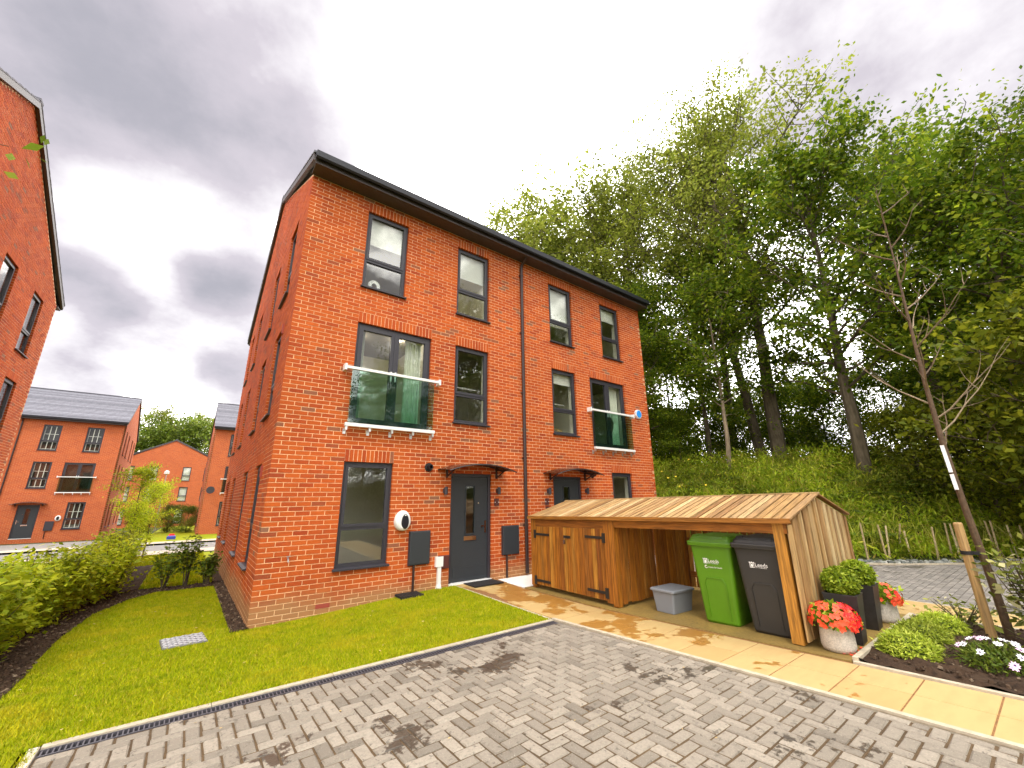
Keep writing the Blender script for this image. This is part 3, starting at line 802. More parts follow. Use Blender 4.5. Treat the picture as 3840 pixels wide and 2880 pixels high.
def downpipe_mesh():
    mb = MB().tube([(0, -.30, 8.05), (0, -.24, 7.98), (0, -.09, 7.86), (0, -.055, 7.78), (0, -.055, .19)], .040, 10)
    for z in (7.55, 5.9, 4.3, 2.7, 1.2): mb.tube([(0, -.055, z-.02), (0, -.055, z+.02)], .048, 10).box(-.06, .06, -.02, 0, z-.012, z+.012)
    return mb.mesh('downpipe')

def make_house(label, loc, rz, detail, fronts=True, gables=(0,), nfront=None):
    """detail: 'near' builds the bricks; 'gable' only the left gable brickwork; 'far' shows bricks in the material"""
    h = thing('semi_detached_house', label, 'house', loc, rz)
    fb = detail == 'near'
    # front wall
    if fb:
        wall = obj('front_wall', slab_open(HL, -.2, EZ, .003, .099, FRONT, PF, .006), MT['mortar'], h)
        order = sorted(range(len(FB)), key=lambda k: (FB[k][0]-CAM.x)**2+49+(FB[k][2]-CAM.z)**2-(0 if FB[k][1]-FB[k][0] > .15 else -100))
        near = set(order[:300]); bm = {}
        for k in order[:300]:
            a, b, z0, z1 = FB[k]; key = (round(b-a, 3), round(z1-z0, 3), int(brick_rnd()*23))
            if key not in bm: bm[key] = MB().box(0, key[0], 0, .1, 0, key[1], key[2]/23).mesh('brick')
            obj('brick', bm[key], MT['brick'], wall, (a, random.uniform(-.002, .0015), z0))
        tag(obj('brickwork', front_brickwork(near), MT['brick'], wall), kind='stuff')
    else:
        wall = obj('front_wall', cached('farfront', lambda: slab_open(HL, -.6, EZ, .0, .11, FRONT, PF).mesh('front_wall')), MT['brick_fx'], h)
    # gables
    for g in (0, 1):
        x0, x1 = (.006, .099) if g == 0 else (HL-.099, HL-.006)
        bk = g == 0 and detail in ('near', 'gable')
        if bk:
            def gw():
                m = slab_open(HD, -.6, EZ, .0035, .099, GABLE, PG, .006); m.prism([(.006, EZ), (HD-.006, EZ), (HD/2, RZ)], .0035, .099, axis='x'); return m.mesh('gable_wall')
            gwo = obj('gable_wall', cached('gw', gw), MT['mortar'], h)
            tag(obj('brickwork', cached('gbk', gable_brickwork), MT['brick'], gwo), kind='stuff')
        else:
            def gwf():
                m = slab_open(HD, -.6, EZ, (.0 if g == 0 else HL-.11), (.11 if g == 0 else HL), GABLE, PG); m.prism([(.0, EZ), (HD, EZ), (HD/2, RZ)], (.0 if g == 0 else HL-.11), (.11 if g == 0 else HL), axis='x'); return m.mesh('gable_wall')
            obj('gable_wall', cached(('gwf', g), gwf), MT['brick_fy'], h)
        for a, b, z0, z1, k in GABLE:
            if g in gables:
                w_ = make_window(h, .9, 1.8, (0, b, z0) if g == 0 else (HL, a, z0), -PI/2 if g == 0 else PI/2)
                if detail != 'near': obj('blind', cached('gbl', lambda: MB().box(.06, .84, .2, .22, .1, 1.75).mesh('blind')), MT['blind'] if random.random() < .55 else MT['darkroom'], w_)  # the dark ones are sheets painted as room shade, not blinds
    obj('rear_wall', cached('rear', lambda: MB().box(.1, HL-.1, HD-.1, HD, -.6, EZ).mesh('rear_wall')), MT['brick_fx'], h)
    if detail == 'near':
        mb = slab_open(HL-.6, -.1, 8.0, .102, .30, [(a-.3, b-.3, c, d, e) for a, b, c, d, e in FRONT], lambda s, d, z: (s+.3, d, z))
        m2 = slab_open(HD-.4, -.1, 8.0, .102, .30, [(a-.2, b-.2, c, d, e) for a, b, c, d, e in GABLE], lambda s, d, z: (d, s+.2, z))
        obj('inner_wall', MB().box(HL-.32, HL-.12, .11, HD-.2, 0, 8.), MT['plaster'], h); obj('inner_wall', mb, MT['plaster'], h); obj('inner_wall', m2, MT['plaster'], h)
        pt = MB().box(5.15, 5.28, .3, HD-.2, .0, 8.0).box(.3, HL-.3, 2.5, 2.6, .0, 8.0).box(2.85, 2.95, .31, 2.5, .0, 8.0).box(HL-2.95, HL-2.85, .31, 2.5, 0, 8)
        obj('partition', pt, MT['plaster'], h)
        for z in (.0, 2.72, 5.35, 7.98): obj('floor', MB().box(.3, HL-.3, .3, HD-.2, z, z+.18), MT['carpet'] if z < 7 else MT['plaster'], h)
    if fronts:
        for a, b, z0, z1, k in FRONT:
            if k == 'win':
                w_ = make_window(h, .9, 1.8, (a, 0, z0), 0)
                if detail == 'far':
                    obj('blind', cached('fbl', lambda: MB().box(.06, .84, .24, .25, .1, 1.75).mesh('blind')), MT['darkroom'], w_)  # dark sheet painted as the shade of the room, not a blind
                    def bars():
                        mb = MB()
                        for x in (.1, .35, .6, .82): mb.box(x-.02, x+.02, .15, .17, .09, 1.72)
                        for z in (.12, .62, 1.15): mb.box(.1, .82, .152, .168, z, z+.03)
                        return mb.mesh('shutter')
                    obj('shutter', cached('bars', bars), MT['whitebar'], w_)
            elif k == 'french':
                fw = make_french(h, 1.575, 2.025, (a, 0, z0), 0); make_balcony(h, (a, 0, z0), 0)
                if detail == 'far': obj('blind', cached('frb', lambda: MB().box(.06, 1.5, .25, .26, .1, 1.95).mesh('blind')), MT['darkroom'], fw)  # again a dark sheet for the room's shade, not a blind
            else:
                make_door(h, (a, 0, z0), 0, a > 5); make_canopy(h, ((a+b)/2, 0, 2.37), 0)
                if detail == 'far': obj('hall_shade_sheet', cached('hw', lambda: MB().box(.06, .94, .3, .31, .1, 2.).mesh('hall_shade_sheet')), MT['darkroom'], h, (a, 0, z0))  # dark sheet standing in for the shade of the hall
        obj('downpipe', cached('dp', downpipe_mesh), MT['pipe'], h, (HL/2, 0, 0))
    tag(obj('roof', cached('roof', roof_mesh), MT['tile'], h), kind='stuff')
    obj('roof_deck', cached('deck', lambda: MB().prism([(-.35, 8.06), (HD+.35, 8.06), (HD/2, RZ)], .1, HL-.1, axis='x').mesh('roof_deck')), MT['soffit'], h)
    for r in (0, 1):
        obj('soffit', cached(('eav', r), lambda: eaves_mesh(r)), MT['soffit'], h); obj('gutter', cached(('gut', r), lambda: gutter_mesh(r)), MT['black'], h)
    obj('verge_board', cached('vg0', lambda: verge_mesh(-.045)), MT['soffit'], h); obj('verge_board', cached('vg1', lambda: verge_mesh(HL+.045)), MT['soffit'], h)
    return h
main = make_house('red brick three storey pair of houses with glass balconies, filling the middle', (0, 0, 0), 0, 'near', True, (0, 1))
for y, z in ((1.02, 2.36), (1.02, 5.1), (10.1, 2.36)):
    obj('wall_vent', MB().box(-.03, .0, y-.09, y, z-.16, z+.04), MT['terracotta'], main)
obj('air_brick', MB().box(.905, 1.12, -.004, .01, .125, .19), MT['terracotta'], main)
make_house('red brick gable house close at the left edge behind the hedge', (-5.4, 10.9, -.05), PI, 'gable', False, (0,))
hb = make_house('red brick house with white shutters across the road on the left', (-5.689-HL*math.cos(.029), 34.49-HL*math.sin(.029), -.572), .029, 'far', True, (1,))
make_house('brick house partly hidden behind the main house, satellite dish on its front', (-.28, 32.3, -.65), 0, 'far', True, (0,))
hc = make_house('distant brick house turned gable end on, below the far trees', (1.92, 62, -1.45), PI/2, 'far', False, (0,))
# ------------------------------------------------------------------ things fixed to the front wall
t = thing('charging_unit', 'white oval car charger with dark face on brick wall beside ground window', 'car charger', (2.262, 0, 1.41))
def oval(rx, rz, y0, y1, n=28, bulge=.6, egg=.0):
    mb = MB(); rings = []
    for y, k in ((y1, 1.), (y0+(y1-y0)*.45, 1.), (y0+(y1-y0)*.15, .9), (y0, bulge)):
        rings.append([(rx*k*math.cos(2*PI*j/n)*(1-egg*math.sin(2*PI*j/n)), y, rz*k*math.sin(2*PI*j/n)) for j in range(n)])
    for a, b in zip(rings, rings[1:]):
        for j in range(n): mb.poly([a[j], a[(j+1) % n], b[(j+1) % n], b[j]])
    mb.poly(rings[-1]); return mb
obj('housing', oval(.150, .180, -.12, -.0, bulge=.72, egg=.08), MT['white'], t)
obj('front_panel', oval(.078, .135, -.128, -.10, bulge=.85, egg=.1), MT['black'], t, (.02, 0, -.01))
obj('indicator', MB().box(-.012, .012, -.131, -.127, .085, .108), MT['white'], t, (.02, 0, 0))
def meter_box(x0, x1, z0, z1, label):
    m = thing('meter_box', label, 'meter box', ((x0+x1)/2, 0, z0)); w, h = (x1-x0)/2, z1-z0
    obj('case', MB().box(-w, w, -.05, 0, 0, h), MT['anthracite'], m)
    mb = MB().cham(-w+.012, w-.012, -h+.012, -.012, 0, .018, .008)
    mb.v = [(x, -.05-z, -y) for x, y, z in mb.v]; obj('door', mb, MT['door'], m)
    obj('pipe', MB().tube([(-w*.45, -.03, 0), (-w*.45, -.03, -(z0-gz((x0+x1)/2, 0)))], .022, 8), MT['pipe'], m); return m
meter_box(2.42, 2.84, .615, 1.21, 'dark grey meter cupboard on brick wall between ground window and door')
meter_box(4.555, 5.005, .615, 1.21, 'dark grey meter cupboard right of the door, beside the downpipe')
tag(obj('junction_box', MB().cham(-.115, .115, -.235, 0, 0, .045, .01).mesh('junction_box'), MT['brownbox'], None, (3.15, 0, .73), (PI/2, 0, 0)), 'small brown box on brick wall left of the door', 'junction box')
t = thing('cable_conduit', 'white junction box and conduit low on the wall left of the door', 'conduit', (3.06, 0, .12))
obj('box', MB().box(-.085, .07, -.06, 0, .42, .60), MT['white'], t)
obj('conduit', MB().box(-.035, .035, -.05, 0, .12, .42).hexa([(-.06, -.07, 0), (.05, -.07, 0), (.05, 0, 0), (-.06, 0, 0), (-.035, -.05, .12), (.035, -.05, .12), (.035, 0, .12), (-.035, 0, .12)]), MT['white'], t)
for x, z, lab in ((3.128, 1.95, 'small grey cylinder wall lamp left of the nearer door'), (4.442, 1.95, 'small grey cylinder wall lamp right of the nearer door'), (5.949, 1.95, 'small grey cylinder wall lamp left of the farther door'), (7.288, 1.95, 'small grey cylinder wall lamp right of the farther door')):
    t = thing('wall_lamp', lab, 'wall lamp', (x, 0, z), 0, 'cylinder lamps beside the doors')
    obj('body', MB().tube([(0, -.085, -.075), (0, -.085, .075)], .035, 12), MT['anthracite'], t)
    obj('back_plate', MB().box(-.025, .025, -.06, 0, -.045, .045), MT['anthracite'], t)
for x, z, lab in ((4.425, 1.708, 'small dark plaque on brick right of the nearer door'), (5.908, 1.70, 'small dark plaque on brick left of the farther door'), (5.927, 1.51, 'small dark doorbell below plaque left of the farther door')):
    t = thing('wall_plaque', lab, 'plaque', (x, 0, z), 0, 'plaques beside the doors')
    obj('plate', MB().box(-.06, .06, -.015, 0, -.075, .075), MT['brownbox'], t)
    obj('screw', MB().box(-.056, -.036, -.019, -.015, -.008, .008), MT['white'], t); obj('screw', MB().box(.04, .058, -.019, -.015, -.008, .008), MT['white'], t)
for x, z, lab in ((2.762, 2.404, 'round black boiler flue on brick wall left of the nearer canopy'), (7.571, 2.374, 'round black boiler flue on brick wall right of the farther canopy')):
    t = thing('boiler_flue', lab, 'flue', (x, 0, z))
    mb = MB().lathe([(.075, .0), (.075, .015), (.05, .02), (.05, .12), (.035, .12), (.035, .03)], n=18); mb.v = [(a, -c, b) for a, b, c in mb.v]
    obj('flue_pipe', mb, MT['black'], t)
    obj('collar', MB().tube([(0, -.004, 0), (0, -.022, 0)], .085, 18), MT['rubber'], t)
t = thing('alarm_box', 'blue and white octagonal alarm box high on wall right of far balcony', 'alarm box', (9.85, 0, 4.284))
def octo(r, y0, y1): return MB().prism([(r*math.cos(PI/8+k*PI/4), r*math.sin(PI/8+k*PI/4)) for k in range(8)], y0, y1)
obj('case', octo(.15, -.06, 0), MT['white'], t); obj('cover', octo(.115, -.075, -.06), MT['blue'], t)
t = thing('garden_tap', 'small brass outside tap on brick wall near the house corner', 'tap', (.417, 0, .92))
obj('tap_body', MB().tube([(0, 0, 0), (0, -.06, 0), (0, -.085, -.015), (0, -.09, -.05)], .011, 8).box(-.03, .03, -.065, -.045, .025, .035).box(-.006, .006, -.06, -.05, 0, .03), MT['galv'], t)
t = thing('gully_grate', 'black plastic gully cover on lawn below the meter cupboard', 'gully cover', (2.42, -.16, gz(2.42, -.16)))
mb = MB()
for k in range(9): mb.box(-.2+k*.047, -.2+k*.047+.03, -.13, .13, .0, .035)
obj('grate', mb.box(-.21, .21, -.15, -.13, 0, .04).box(-.21, .21, .13, .15, 0, .04), MT['rubber'], t)
tag(obj('doormat', MB().box(-.34, .34, -.21, .21, 0, .018), MT['rubber'], None, (3.95, -.24, prof(-.2)+.008)), 'dark rectangular doormat on the path at the nearer door', 'doormat')
t = thing('manhole_cover', 'galvanised chequer plate manhole cover set in the lawn', 'manhole cover', (-.72, -.08, gz(-.72, -.08)+.006), .10)
obj('plate', MB().cham(-.235, .235, -.25, .25, -.03, .012, .004), simple('plate_recess', (.16, .155, .17), .5, metal=.3), t)
mb = MB()
for i in range(9):
    for j in range(8):
        x, y = -.2+i*.05, -.205+j*.058; s = 1 if (i+j) % 2 else -1
        mb.bar((x-.019, y-s*.019, .016), (x+.019, y+s*.019, .016), .014, .010)
tag(obj('tread_pattern', mb, simple('tread_metal', (.72, .71, .73), .35, metal=.5), t), kind='stuff')

# ------------------------------------------------------------------ blinds, curtains, window ornaments
def blind(x, z, w, h, lab):
    t = thing('roller_blind', lab, 'roller blind', (x, .17, z)); obj('fabric', MB().box(0, w, 0, .006, -h, 0), MT['blind'], t)
    obj('bottom_bar', MB().box(0, w, -.006, .012, -h-.02, -h), MT['white'], t)
blind(1.18, 7.66, .80, .62, 'pale roller blind half down in top window nearest the corner')
blind(3.35, 7.66, .80, .66, 'pale roller blind in top window left of the downpipe')
blind(6.29, 7.66, .80, 1.16, 'white roller blind pulled down in top window right of the downpipe')
blind(8.46, 7.66, .80, .40, 'white roller blind in the last top window at right')
blind(8.46, 2.41, .80, .06, 'slim blind head in the ground window behind the bin store')
blind(6.29, 5.11, .80, .30, 'cream roller blind rolled high in middle window right of downpipe')
def curtain(x, z, w, h, lab, tie=0.):
    t = thing('curtain', lab, 'curtain', (x, .24, z)); mb = MB(); n = 22; m_ = 10 if tie else 1
    def P(i, k):
        f = k/m_; zz = -h*f
        sq = 1-.62*tie*math.exp(-((f-.62)/.2)**2)
        xx = w*(1-(1-i/n)*sq) if tie else w*i/n
        return (xx, .035*math.sin(i*1.75)*sq, zz)
    for k in range(m_):
        for i in range(n):
            a, b, c, d = P(i, k), P(i+1, k), P(i+1, k+1), P(i, k+1); o = lambda p: (p[0], p[1]+.004, p[2])
            mb.hexa([d, c, o(c), o(d), a, b, o(b), o(a)])
    obj('drape', mb, MT['curtain'], t); obj('heading', MB().box(0, w, -.04, .045, -.05, -.0), MT['curtain'], t)
curtain(2.22, 5.08, .36, 1.9, 'pale curtain hanging at right of the nearer balcony doors')
curtain(1.20, 5.08, .16, 1.9, 'narrow pale curtain at left of the nearer balcony doors')
curtain(8.62, 5.08, .56, 1.9, 'pale tied back curtain inside the farther balcony doors', 1.)
t = thing('window_ornament', 'round white ring ornament on sill of top corner window', 'ornament', (1.44, .22, 6.0))
mb = MB()
for k in range(24):
    a, b = 2*PI*k/24, 2*PI*(k+1)/24
    for r0, r1 in ((.055, .125),):
        mb.hexa([(r0*math.cos(a), 0, .125+r0*math.sin(a)), (r1*math.cos(a), 0, .125+r1*math.sin(a)), (r1*math.cos(b), 0, .125+r1*math.sin(b)), (r0*math.cos(b), 0, .125+r0*math.sin(b)),
                 (r0*math.cos(a), .03, .125+r0*math.sin(a)), (r1*math.cos(a), .03, .125+r1*math.sin(a)), (r1*math.cos(b), .03, .125+r1*math.sin(b)), (r0*math.cos(b), .03, .125+r0*math.sin(b))])
obj('ring', mb, MT['white'], t); obj('foot', MB().box(-.05, .05, 0, .05, -.02, .005), MT['white'], t)
def text_mesh(s, size, ext=.0, name='lettering'):
    cu = bpy.data.curves.new('txt', 'FONT'); cu.body = s; cu.size = size; cu.extrude = ext
    o = bpy.data.objects.new('txt', cu); C.objects.link(o); bpy.context.view_layer.update()
    me = bpy.data.meshes.new_from_object(o.evaluated_get(bpy.context.evaluated_depsgraph_get())); me.name = name
    bpy.data.objects.remove(o); bpy.data.curves.remove(cu); me.materials.clear(); return me
tag(obj('wooden_letters', text_mesh('NOAH', .13, .006), simple('plain_wood', (.55, .36, .14), .7), None, (6.34, .20, 3.46), (PI/2, 0, 0)), 'row of wooden letters on sill of middle window right of downpipe', 'letters')
for x, lab in ((3.30, 'bright horizontal rail inside middle window left of the downpipe'), (6.26, 'bright horizontal rail inside middle window right of the downpipe')):
    t = thing('stair_rail', lab, 'rail', (x, .55, 4.33)); obj('rail', MB().bar((.0, 0, 0), (.9, 0, 0), .03, .03), MT['white'], t); obj('rail_end', MB().box(-.02, .02, -.02, .02, -.9, .02), MT['white'], t)

# ------------------------------------------------------------------ bin store
SX0, SX1, SXR = 4.55, 6.65, 5.60
SY0, SY1 = -5.60, -1.03
def tz(y): return base_top(max(min(y, -.97), -6))     # floor under the store
def lift(y): return .085*(SY1-y)/(SY1-SY0)             # the store follows the fall of the base
EV, RG = 1.33, 1.60
sh = thing('bin_store', 'long timber bin store with pitched plank roof and double doors', 'bin store', (0, 0, 0))
def rz_(x): return EV+(RG-EV)*(1-abs(x-SXR)/(SXR-SX0))
def zt(y): return .09+lift(y)
wv = lambda: random.random()
MID = -2.98
for x, y, w, lab in ((SX0+.05, SY1-.05, .09, 0), (SX0+.05, MID-.06, .10, 0), (SX0+.06, SY0+.10, .115, 0), (SX1-.06, SY0+.07, .09, 0), (SX1-.06, SY1-.06, .09, 0), (SX1-.06, MID, .09, 0)):
    z0 = tz(y)+(.01)
    obj('post', MB().box(x-w/2, x+w/2, y-w/2, y+w/2, z0, zt(y)+EV-.02, wv()), MT['wood_z'], sh)
# eave beams, ridge
def ybar(name, x, zz, y0, y1, w, h, mt): obj(name, MB().bar((x, y0, zt(y0)+zz), (x, y1, zt(y1)+zz), w, h, wv()), MT[mt], sh)
ybar('eave_beam', SX0+.03, EV-.09, SY0, SY1, .05, .11, 'wood_y'); ybar('eave_beam', SX1-.03, EV-.09, SY0, SY1, .05, .11, 'wood_y')
ybar('fascia', SX0-.045, EV-.005, SY0-.06, SY1+.06, .022, .055, 'wood_y')
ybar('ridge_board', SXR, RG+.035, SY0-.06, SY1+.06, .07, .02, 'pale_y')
# roof boards
n = 46; p = (SY1+.06-(SY0-.06))/n
for side in (0, 1):
    for k in range(n):
        y0 = SY0-.06+k*p+.004; y1 = y0+p-random.uniform(.016, .034); zl = random.uniform(-.003, .004)
        a, b = (SX0-.055, SXR) if side == 0 else (SX1+.055, SXR)
        za, zb = EV-.02+.013, RG+.013
        q = []
        for dz in (0, .02):
            q += [(a, y0, zt(y0)+za+dz+zl), (a, y1, zt(y1)+za+dz+zl), (b, y1, zt(y1)+zb+dz+zl), (b, y0, zt(y0)+zb+dz+zl)]
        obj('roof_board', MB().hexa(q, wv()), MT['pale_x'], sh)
# vertical cladding helper: planks in a plane x=const or y=const
def plank_x(name, x, y0, y1, z0, z1f, mt, th=.02, par=None):
    return obj(name, MB().hexa([(x, y0, z0), (x+th, y0, z0), (x+th, y1, z0), (x, y1, z0), (x, y0, z1f), (x+th, y0, z1f), (x+th, y1, z1f), (x, y1, z1f)], wv()), MT[mt], par or sh)
def plank_y(name, y, x0, x1, z0, zf, mt, th=.02):
    a, b = zf(x0), zf(x1); ys_ = (y, y+th)
    return obj(name, MB().hexa([(x0, y, z0), (x1, y, z0), (x1, y+th, z0), (x0, y+th, z0), (x0, y, a), (x1, y, b), (x1, y+th, b), (x0, y+th, a)], wv()), MT[mt], sh)
def clad_y(y, mt, w=.095, gap=.012, x0=SX0+.0, x1=SX1, top=-.03, split=True):
    x = x0; k = 0
    while x < x1-.02:
        e = min(x+w*random.uniform(.85, 1.12), x1)
        if x < SXR < e: e = SXR
        zz = zt(y)
        plank_y('plank', y+(.014 if k % 2 else 0), x+gap/2, e-gap/2, tz(y)+.05+random.uniform(-.01, .01), lambda q: zz+rz_(q)+top, mt); x = e; k += 1
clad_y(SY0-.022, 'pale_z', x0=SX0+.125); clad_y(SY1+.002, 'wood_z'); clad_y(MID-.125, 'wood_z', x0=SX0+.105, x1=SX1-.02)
# the strip beside the leaning end post
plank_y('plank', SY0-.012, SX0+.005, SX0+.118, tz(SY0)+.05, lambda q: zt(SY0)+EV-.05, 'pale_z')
# back cladding with gaps, two rails inside
y = SY0+.02
while y < SY1-.05:
    w = random.uniform(.085, .1); plank_x('plank', SX1-.02, y, y+w, tz(y)+.05, zt(y)+EV-.06, 'wood_z'); y += w+random.uniform(.012, .03)
ybar('back_rail', SX1-.035, .86, SY0+.1, MID-.13, .03, .10, 'wood_y'); ybar('back_rail', SX1-.035, .28, SY0+.1, MID-.13, .03, .10, 'wood_y')
# cupboard front: frame and two doors of planks with hinges
obj('head_rail', MB().bar((SX0+.01, MID-.01, zt(MID)+EV-.11), (SX0+.01, SY1-.1, zt(SY1)+EV-.11), .03, .12, wv()), MT['wood_y'], sh)
obj('door_stile', MB().box(SX0-.012, SX0+.012, MID-.015, MID+.10, tz(MID)+.05, zt(MID)+EV-.04, wv()), MT['wood_z'], sh)
obj('door_stile', MB().box(SX0-.012, SX0+.012, SY1-.13, SY1-.0, tz(SY1)+.05, zt(SY1)+EV-.04, wv()), MT['wood_z'], sh)
obj('corner_plank', MB().box(SX0-.012, SX0+.008, MID-.115, MID-.02, tz(MID)+.03, zt(MID)+EV-.04, wv()), MT['wood_z'], sh)
yc = (MID+.105+SY1-.135)/2
for a, b, hs in ((MID+.106, yc-.003, -1), (yc+.003, SY1-.136, 1)):
    d = obj('store_door', MB().box(SX0+.012, SX0+.03, a, b, tz(a)+.09, zt(a)+EV-.19), MT['wood_z'], sh); y = a
    while y < b-.02:
        w = min(random.uniform(.075, .11), b-y)
        if b-y-w < .04: w = b-y
        plank_x('plank', SX0-.010+random.uniform(-.002, .002), y+.0045, y+w-.0045, tz(y)+.08, zt(y)+EV-.175, 'wood_z', .02, d); y += w
    hy = a if hs < 0 else b
    for z in (.20, 1.02):
        s = 1 if hs < 0 else -1
        obj('hinge', MB().bar((SX0-.018, hy+s*.0, zt(hy)+z), (SX0-.018, hy+s*.40, zt(hy)+z), .008, .042, up=(0, 0, 1)).box(SX0-.026, SX0-.012, hy-.03-.012*s, hy+.03-.012*s, zt(hy)+z-.075, zt(hy)+z+.075), MT['iron'], d)
    if hs > 0:
        obj('bolt', MB().bar((SX0-.02, a-.10, zt(a)+1.0), (SX0-.02, a+.06, zt(a)+1.0), .016, .045), MT['iron'], d)
        obj('padlock', MB().box(SX0-.04, SX0-.018, a+.02, a+.06, zt(a)+.88, zt(a)+.95).tube([(SX0-.029, a+.025, zt(a)+.95), (SX0-.029, a+.025, zt(a)+.985), (SX0-.029, a+.055, zt(a)+.985), (SX0-.029, a+.055, zt(a)+.95)], .006, 6), MT['chrome'], d)

# ------------------------------------------------------------------ wheelie bins (front faces -x)
def rbox(mb, secs, r=.05, n=4):
    """stack of rounded rectangles: (z, cx, cy, hx, hy)"""
    rings = []
    for z, cx, cy, hx, hy in secs:
        ring = []
        for qx, qy, a0 in ((1, 1, 0), (-1, 1, PI/2), (-1, -1, PI), (1, -1, 3*PI/2)):
            for k in range(n+1):
                a = a0+PI/2*k/n; ring.append((cx+qx*(hx-r)+r*math.cos(a), cy+qy*(hy-r)+r*math.sin(a), z))
        rings.append(ring)
    k = len(rings[0])
    for a, b in zip(rings, rings[1:]):
        for j in range(k): mb.poly([a[j], a[(j+1) % k], b[(j+1) % k], b[j]])
    mb.poly(list(reversed(rings[0]))); mb.poly(rings[-1]); return mb
def make_bin(loc, rz, mat, label, slogan):
    t = thing('wheelie_bin', label, 'wheelie bin', loc, rz)
    b = obj('body', rbox(MB(), [(.0, .04, 0, .235, .205), (.03, .03, 0, .25, .215), (.55, .012, 0, .285, .245), (.86, .0, 0, .305, .262), (.95, .0, 0, .315, .272)], .045), mat, t)
    # raised panel outline on the front
    fx = lambda z: float(np.interp(z, [0, .03, .55, .86, .95], [-.195, -.22, -.273, -.305, -.315]))-.004
    mb = MB(); pts = [(-.13, .08), (-.135, .50), (-.10, .56), (.10, .56), (.135, .50), (.13, .08)]
    for (a, z0), (c, z1) in zip(pts, pts[1:]): mb.bar((fx(z0), a, z0), (fx(z1), c, z1), .010, .012)
    obj('panel_ridge', mb, mat, b)
    obj('rim', rbox(MB(), [(.955, 0, 0, .345, .292), (.975, 0, 0, .35, .296), (.978, 0, 0, .345, .29), (.995, 0, 0, .35, .296), (1.01, 0, 0, .345, .292)], .03), mat, t)
    l = obj('lid', rbox(MB(), [(1.012, 0.01, 0, .33, .28), (1.045, .01, 0, .32, .27), (1.075, .03, 0, .285, .235), (1.085, .06, 0, .24, .20)], .05), mat, t)
    for s in (-1, 1): obj('lid_rib', rbox(MB(), [(1.03, -.18, s*.20, .13, .055), (1.085, -.16, s*.20, .10, .04), (1.09, -.15, s*.20, .08, .03)], .02), mat, l)
    for s in (-1, 1):
        w = obj('wheel', MB().tube([(.27, s*.235, .10), (.27, s*.285, .10)], .10, 18), MT['rubber'], t); obj('hub', MB().tube([(.27, s*.285, .10), (.27, s*.290, .10)], .05, 12), mat, w)
    obj('handle', MB().tube([(.33, -.2, .98), (.39, -.2, .99), (.39, .2, .99), (.33, .2, .98)], .014, 8), mat, t)
    # printed crest and lettering on the front face; text x axis runs along -y (front faces -x)
    tilt = math.atan(.032/.31)
    def pr(me, y, z, nm): 
        o = obj(nm, me, MT['print'], t); o.rotation_euler = (PI/2+0, 0, -PI/2); o.matrix_local = Matrix.Translation((fx(z)-.0015, y, z)) @ Matrix.Rotation(-tilt, 4, 'Y') @ Matrix.Rotation(-PI/2, 4, 'Z') @ Matrix.Rotation(PI/2, 4, 'X'); return o
    mb = MB()
    for a0, a1, b0, b1 in ((0, .05, .052, .060), (0, .05, 0, .006), (0, .006, .006, .052), (.044, .05, .006, .052), (-.004, .008, .052, .066), (.019, .031, .06, .068), (.042, .054, .052, .066)):
        mb.poly([(a0, b0, 0), (a1, b0, 0), (a1, b1, 0), (a0, b1, 0)])
    mb.poly([(.025+.014*math.cos(k*PI/8), .025+.017*math.sin(k*PI/8), 0) for k in range(16)])
    mb.poly([(.010, .040, 0), (.019, .040, 0), (.019, .049, 0), (.010, .049, 0)]); mb.poly([(.031, .040, 0), (.040, .040, 0), (.040, .049, 0), (.031, .049, 0)])
    pr(mb.mesh('crest'), .105, .735, 'crest')
    pr(cached('tx1', lambda: text_mesh('Leeds', .062)), .048, .752, 'lettering'); pr(cached('tx2', lambda: text_mesh('CITY COUNCIL', .019)), .048, .735, 'lettering')
    if slogan:
        mb = MB()
        for k in range(3, 19):
            a, c = 2*PI*k/21, 2*PI*(k+1)/21
            mb.poly([(.02+.012*math.cos(a), .02+.012*math.sin(a), 0), (.02+.02*math.cos(a), .02+.02*math.sin(a), 0), (.02+.02*math.cos(c), .02+.02*math.sin(c), 0), (.02+.012*math.cos(c), .02+.012*math.sin(c), 0)])
        pr(mb.mesh('swirl'), .10, .675, 'swirl'); pr(text_mesh('recycle for Leeds', .027), .062, .685, 'lettering')
    return t
make_bin((5.00, -4.55, tz(-4.5)), .06, MT['bin_green'], 'green wheelie bin with white council lettering in the open bin store', True)
make_bin((4.95, -5.175, tz(-5.2)), .03, MT['bin_black'], 'black wheelie bin with white council lettering beside the store end post', False)
t = thing('storage_tub', 'grey plastic tub with lid on the floor left of green bin', 'storage tub', (5.02, -3.73, tz(-3.7)), -.06)
obj('tub', rbox(MB(), [(0, 0, 0, .215, .15), (.01, 0, 0, .222, .155), (.27, 0, 0, .245, .185), (.285, 0, 0, .25, .19)], .03), MT['boxgrey'], t)
obj('lid', rbox(MB(), [(.286, 0, 0, .268, .205), (.306, 0, 0, .268, .205), (.318, 0, 0, .25, .19)], .03), MT['boxgrey'], t)

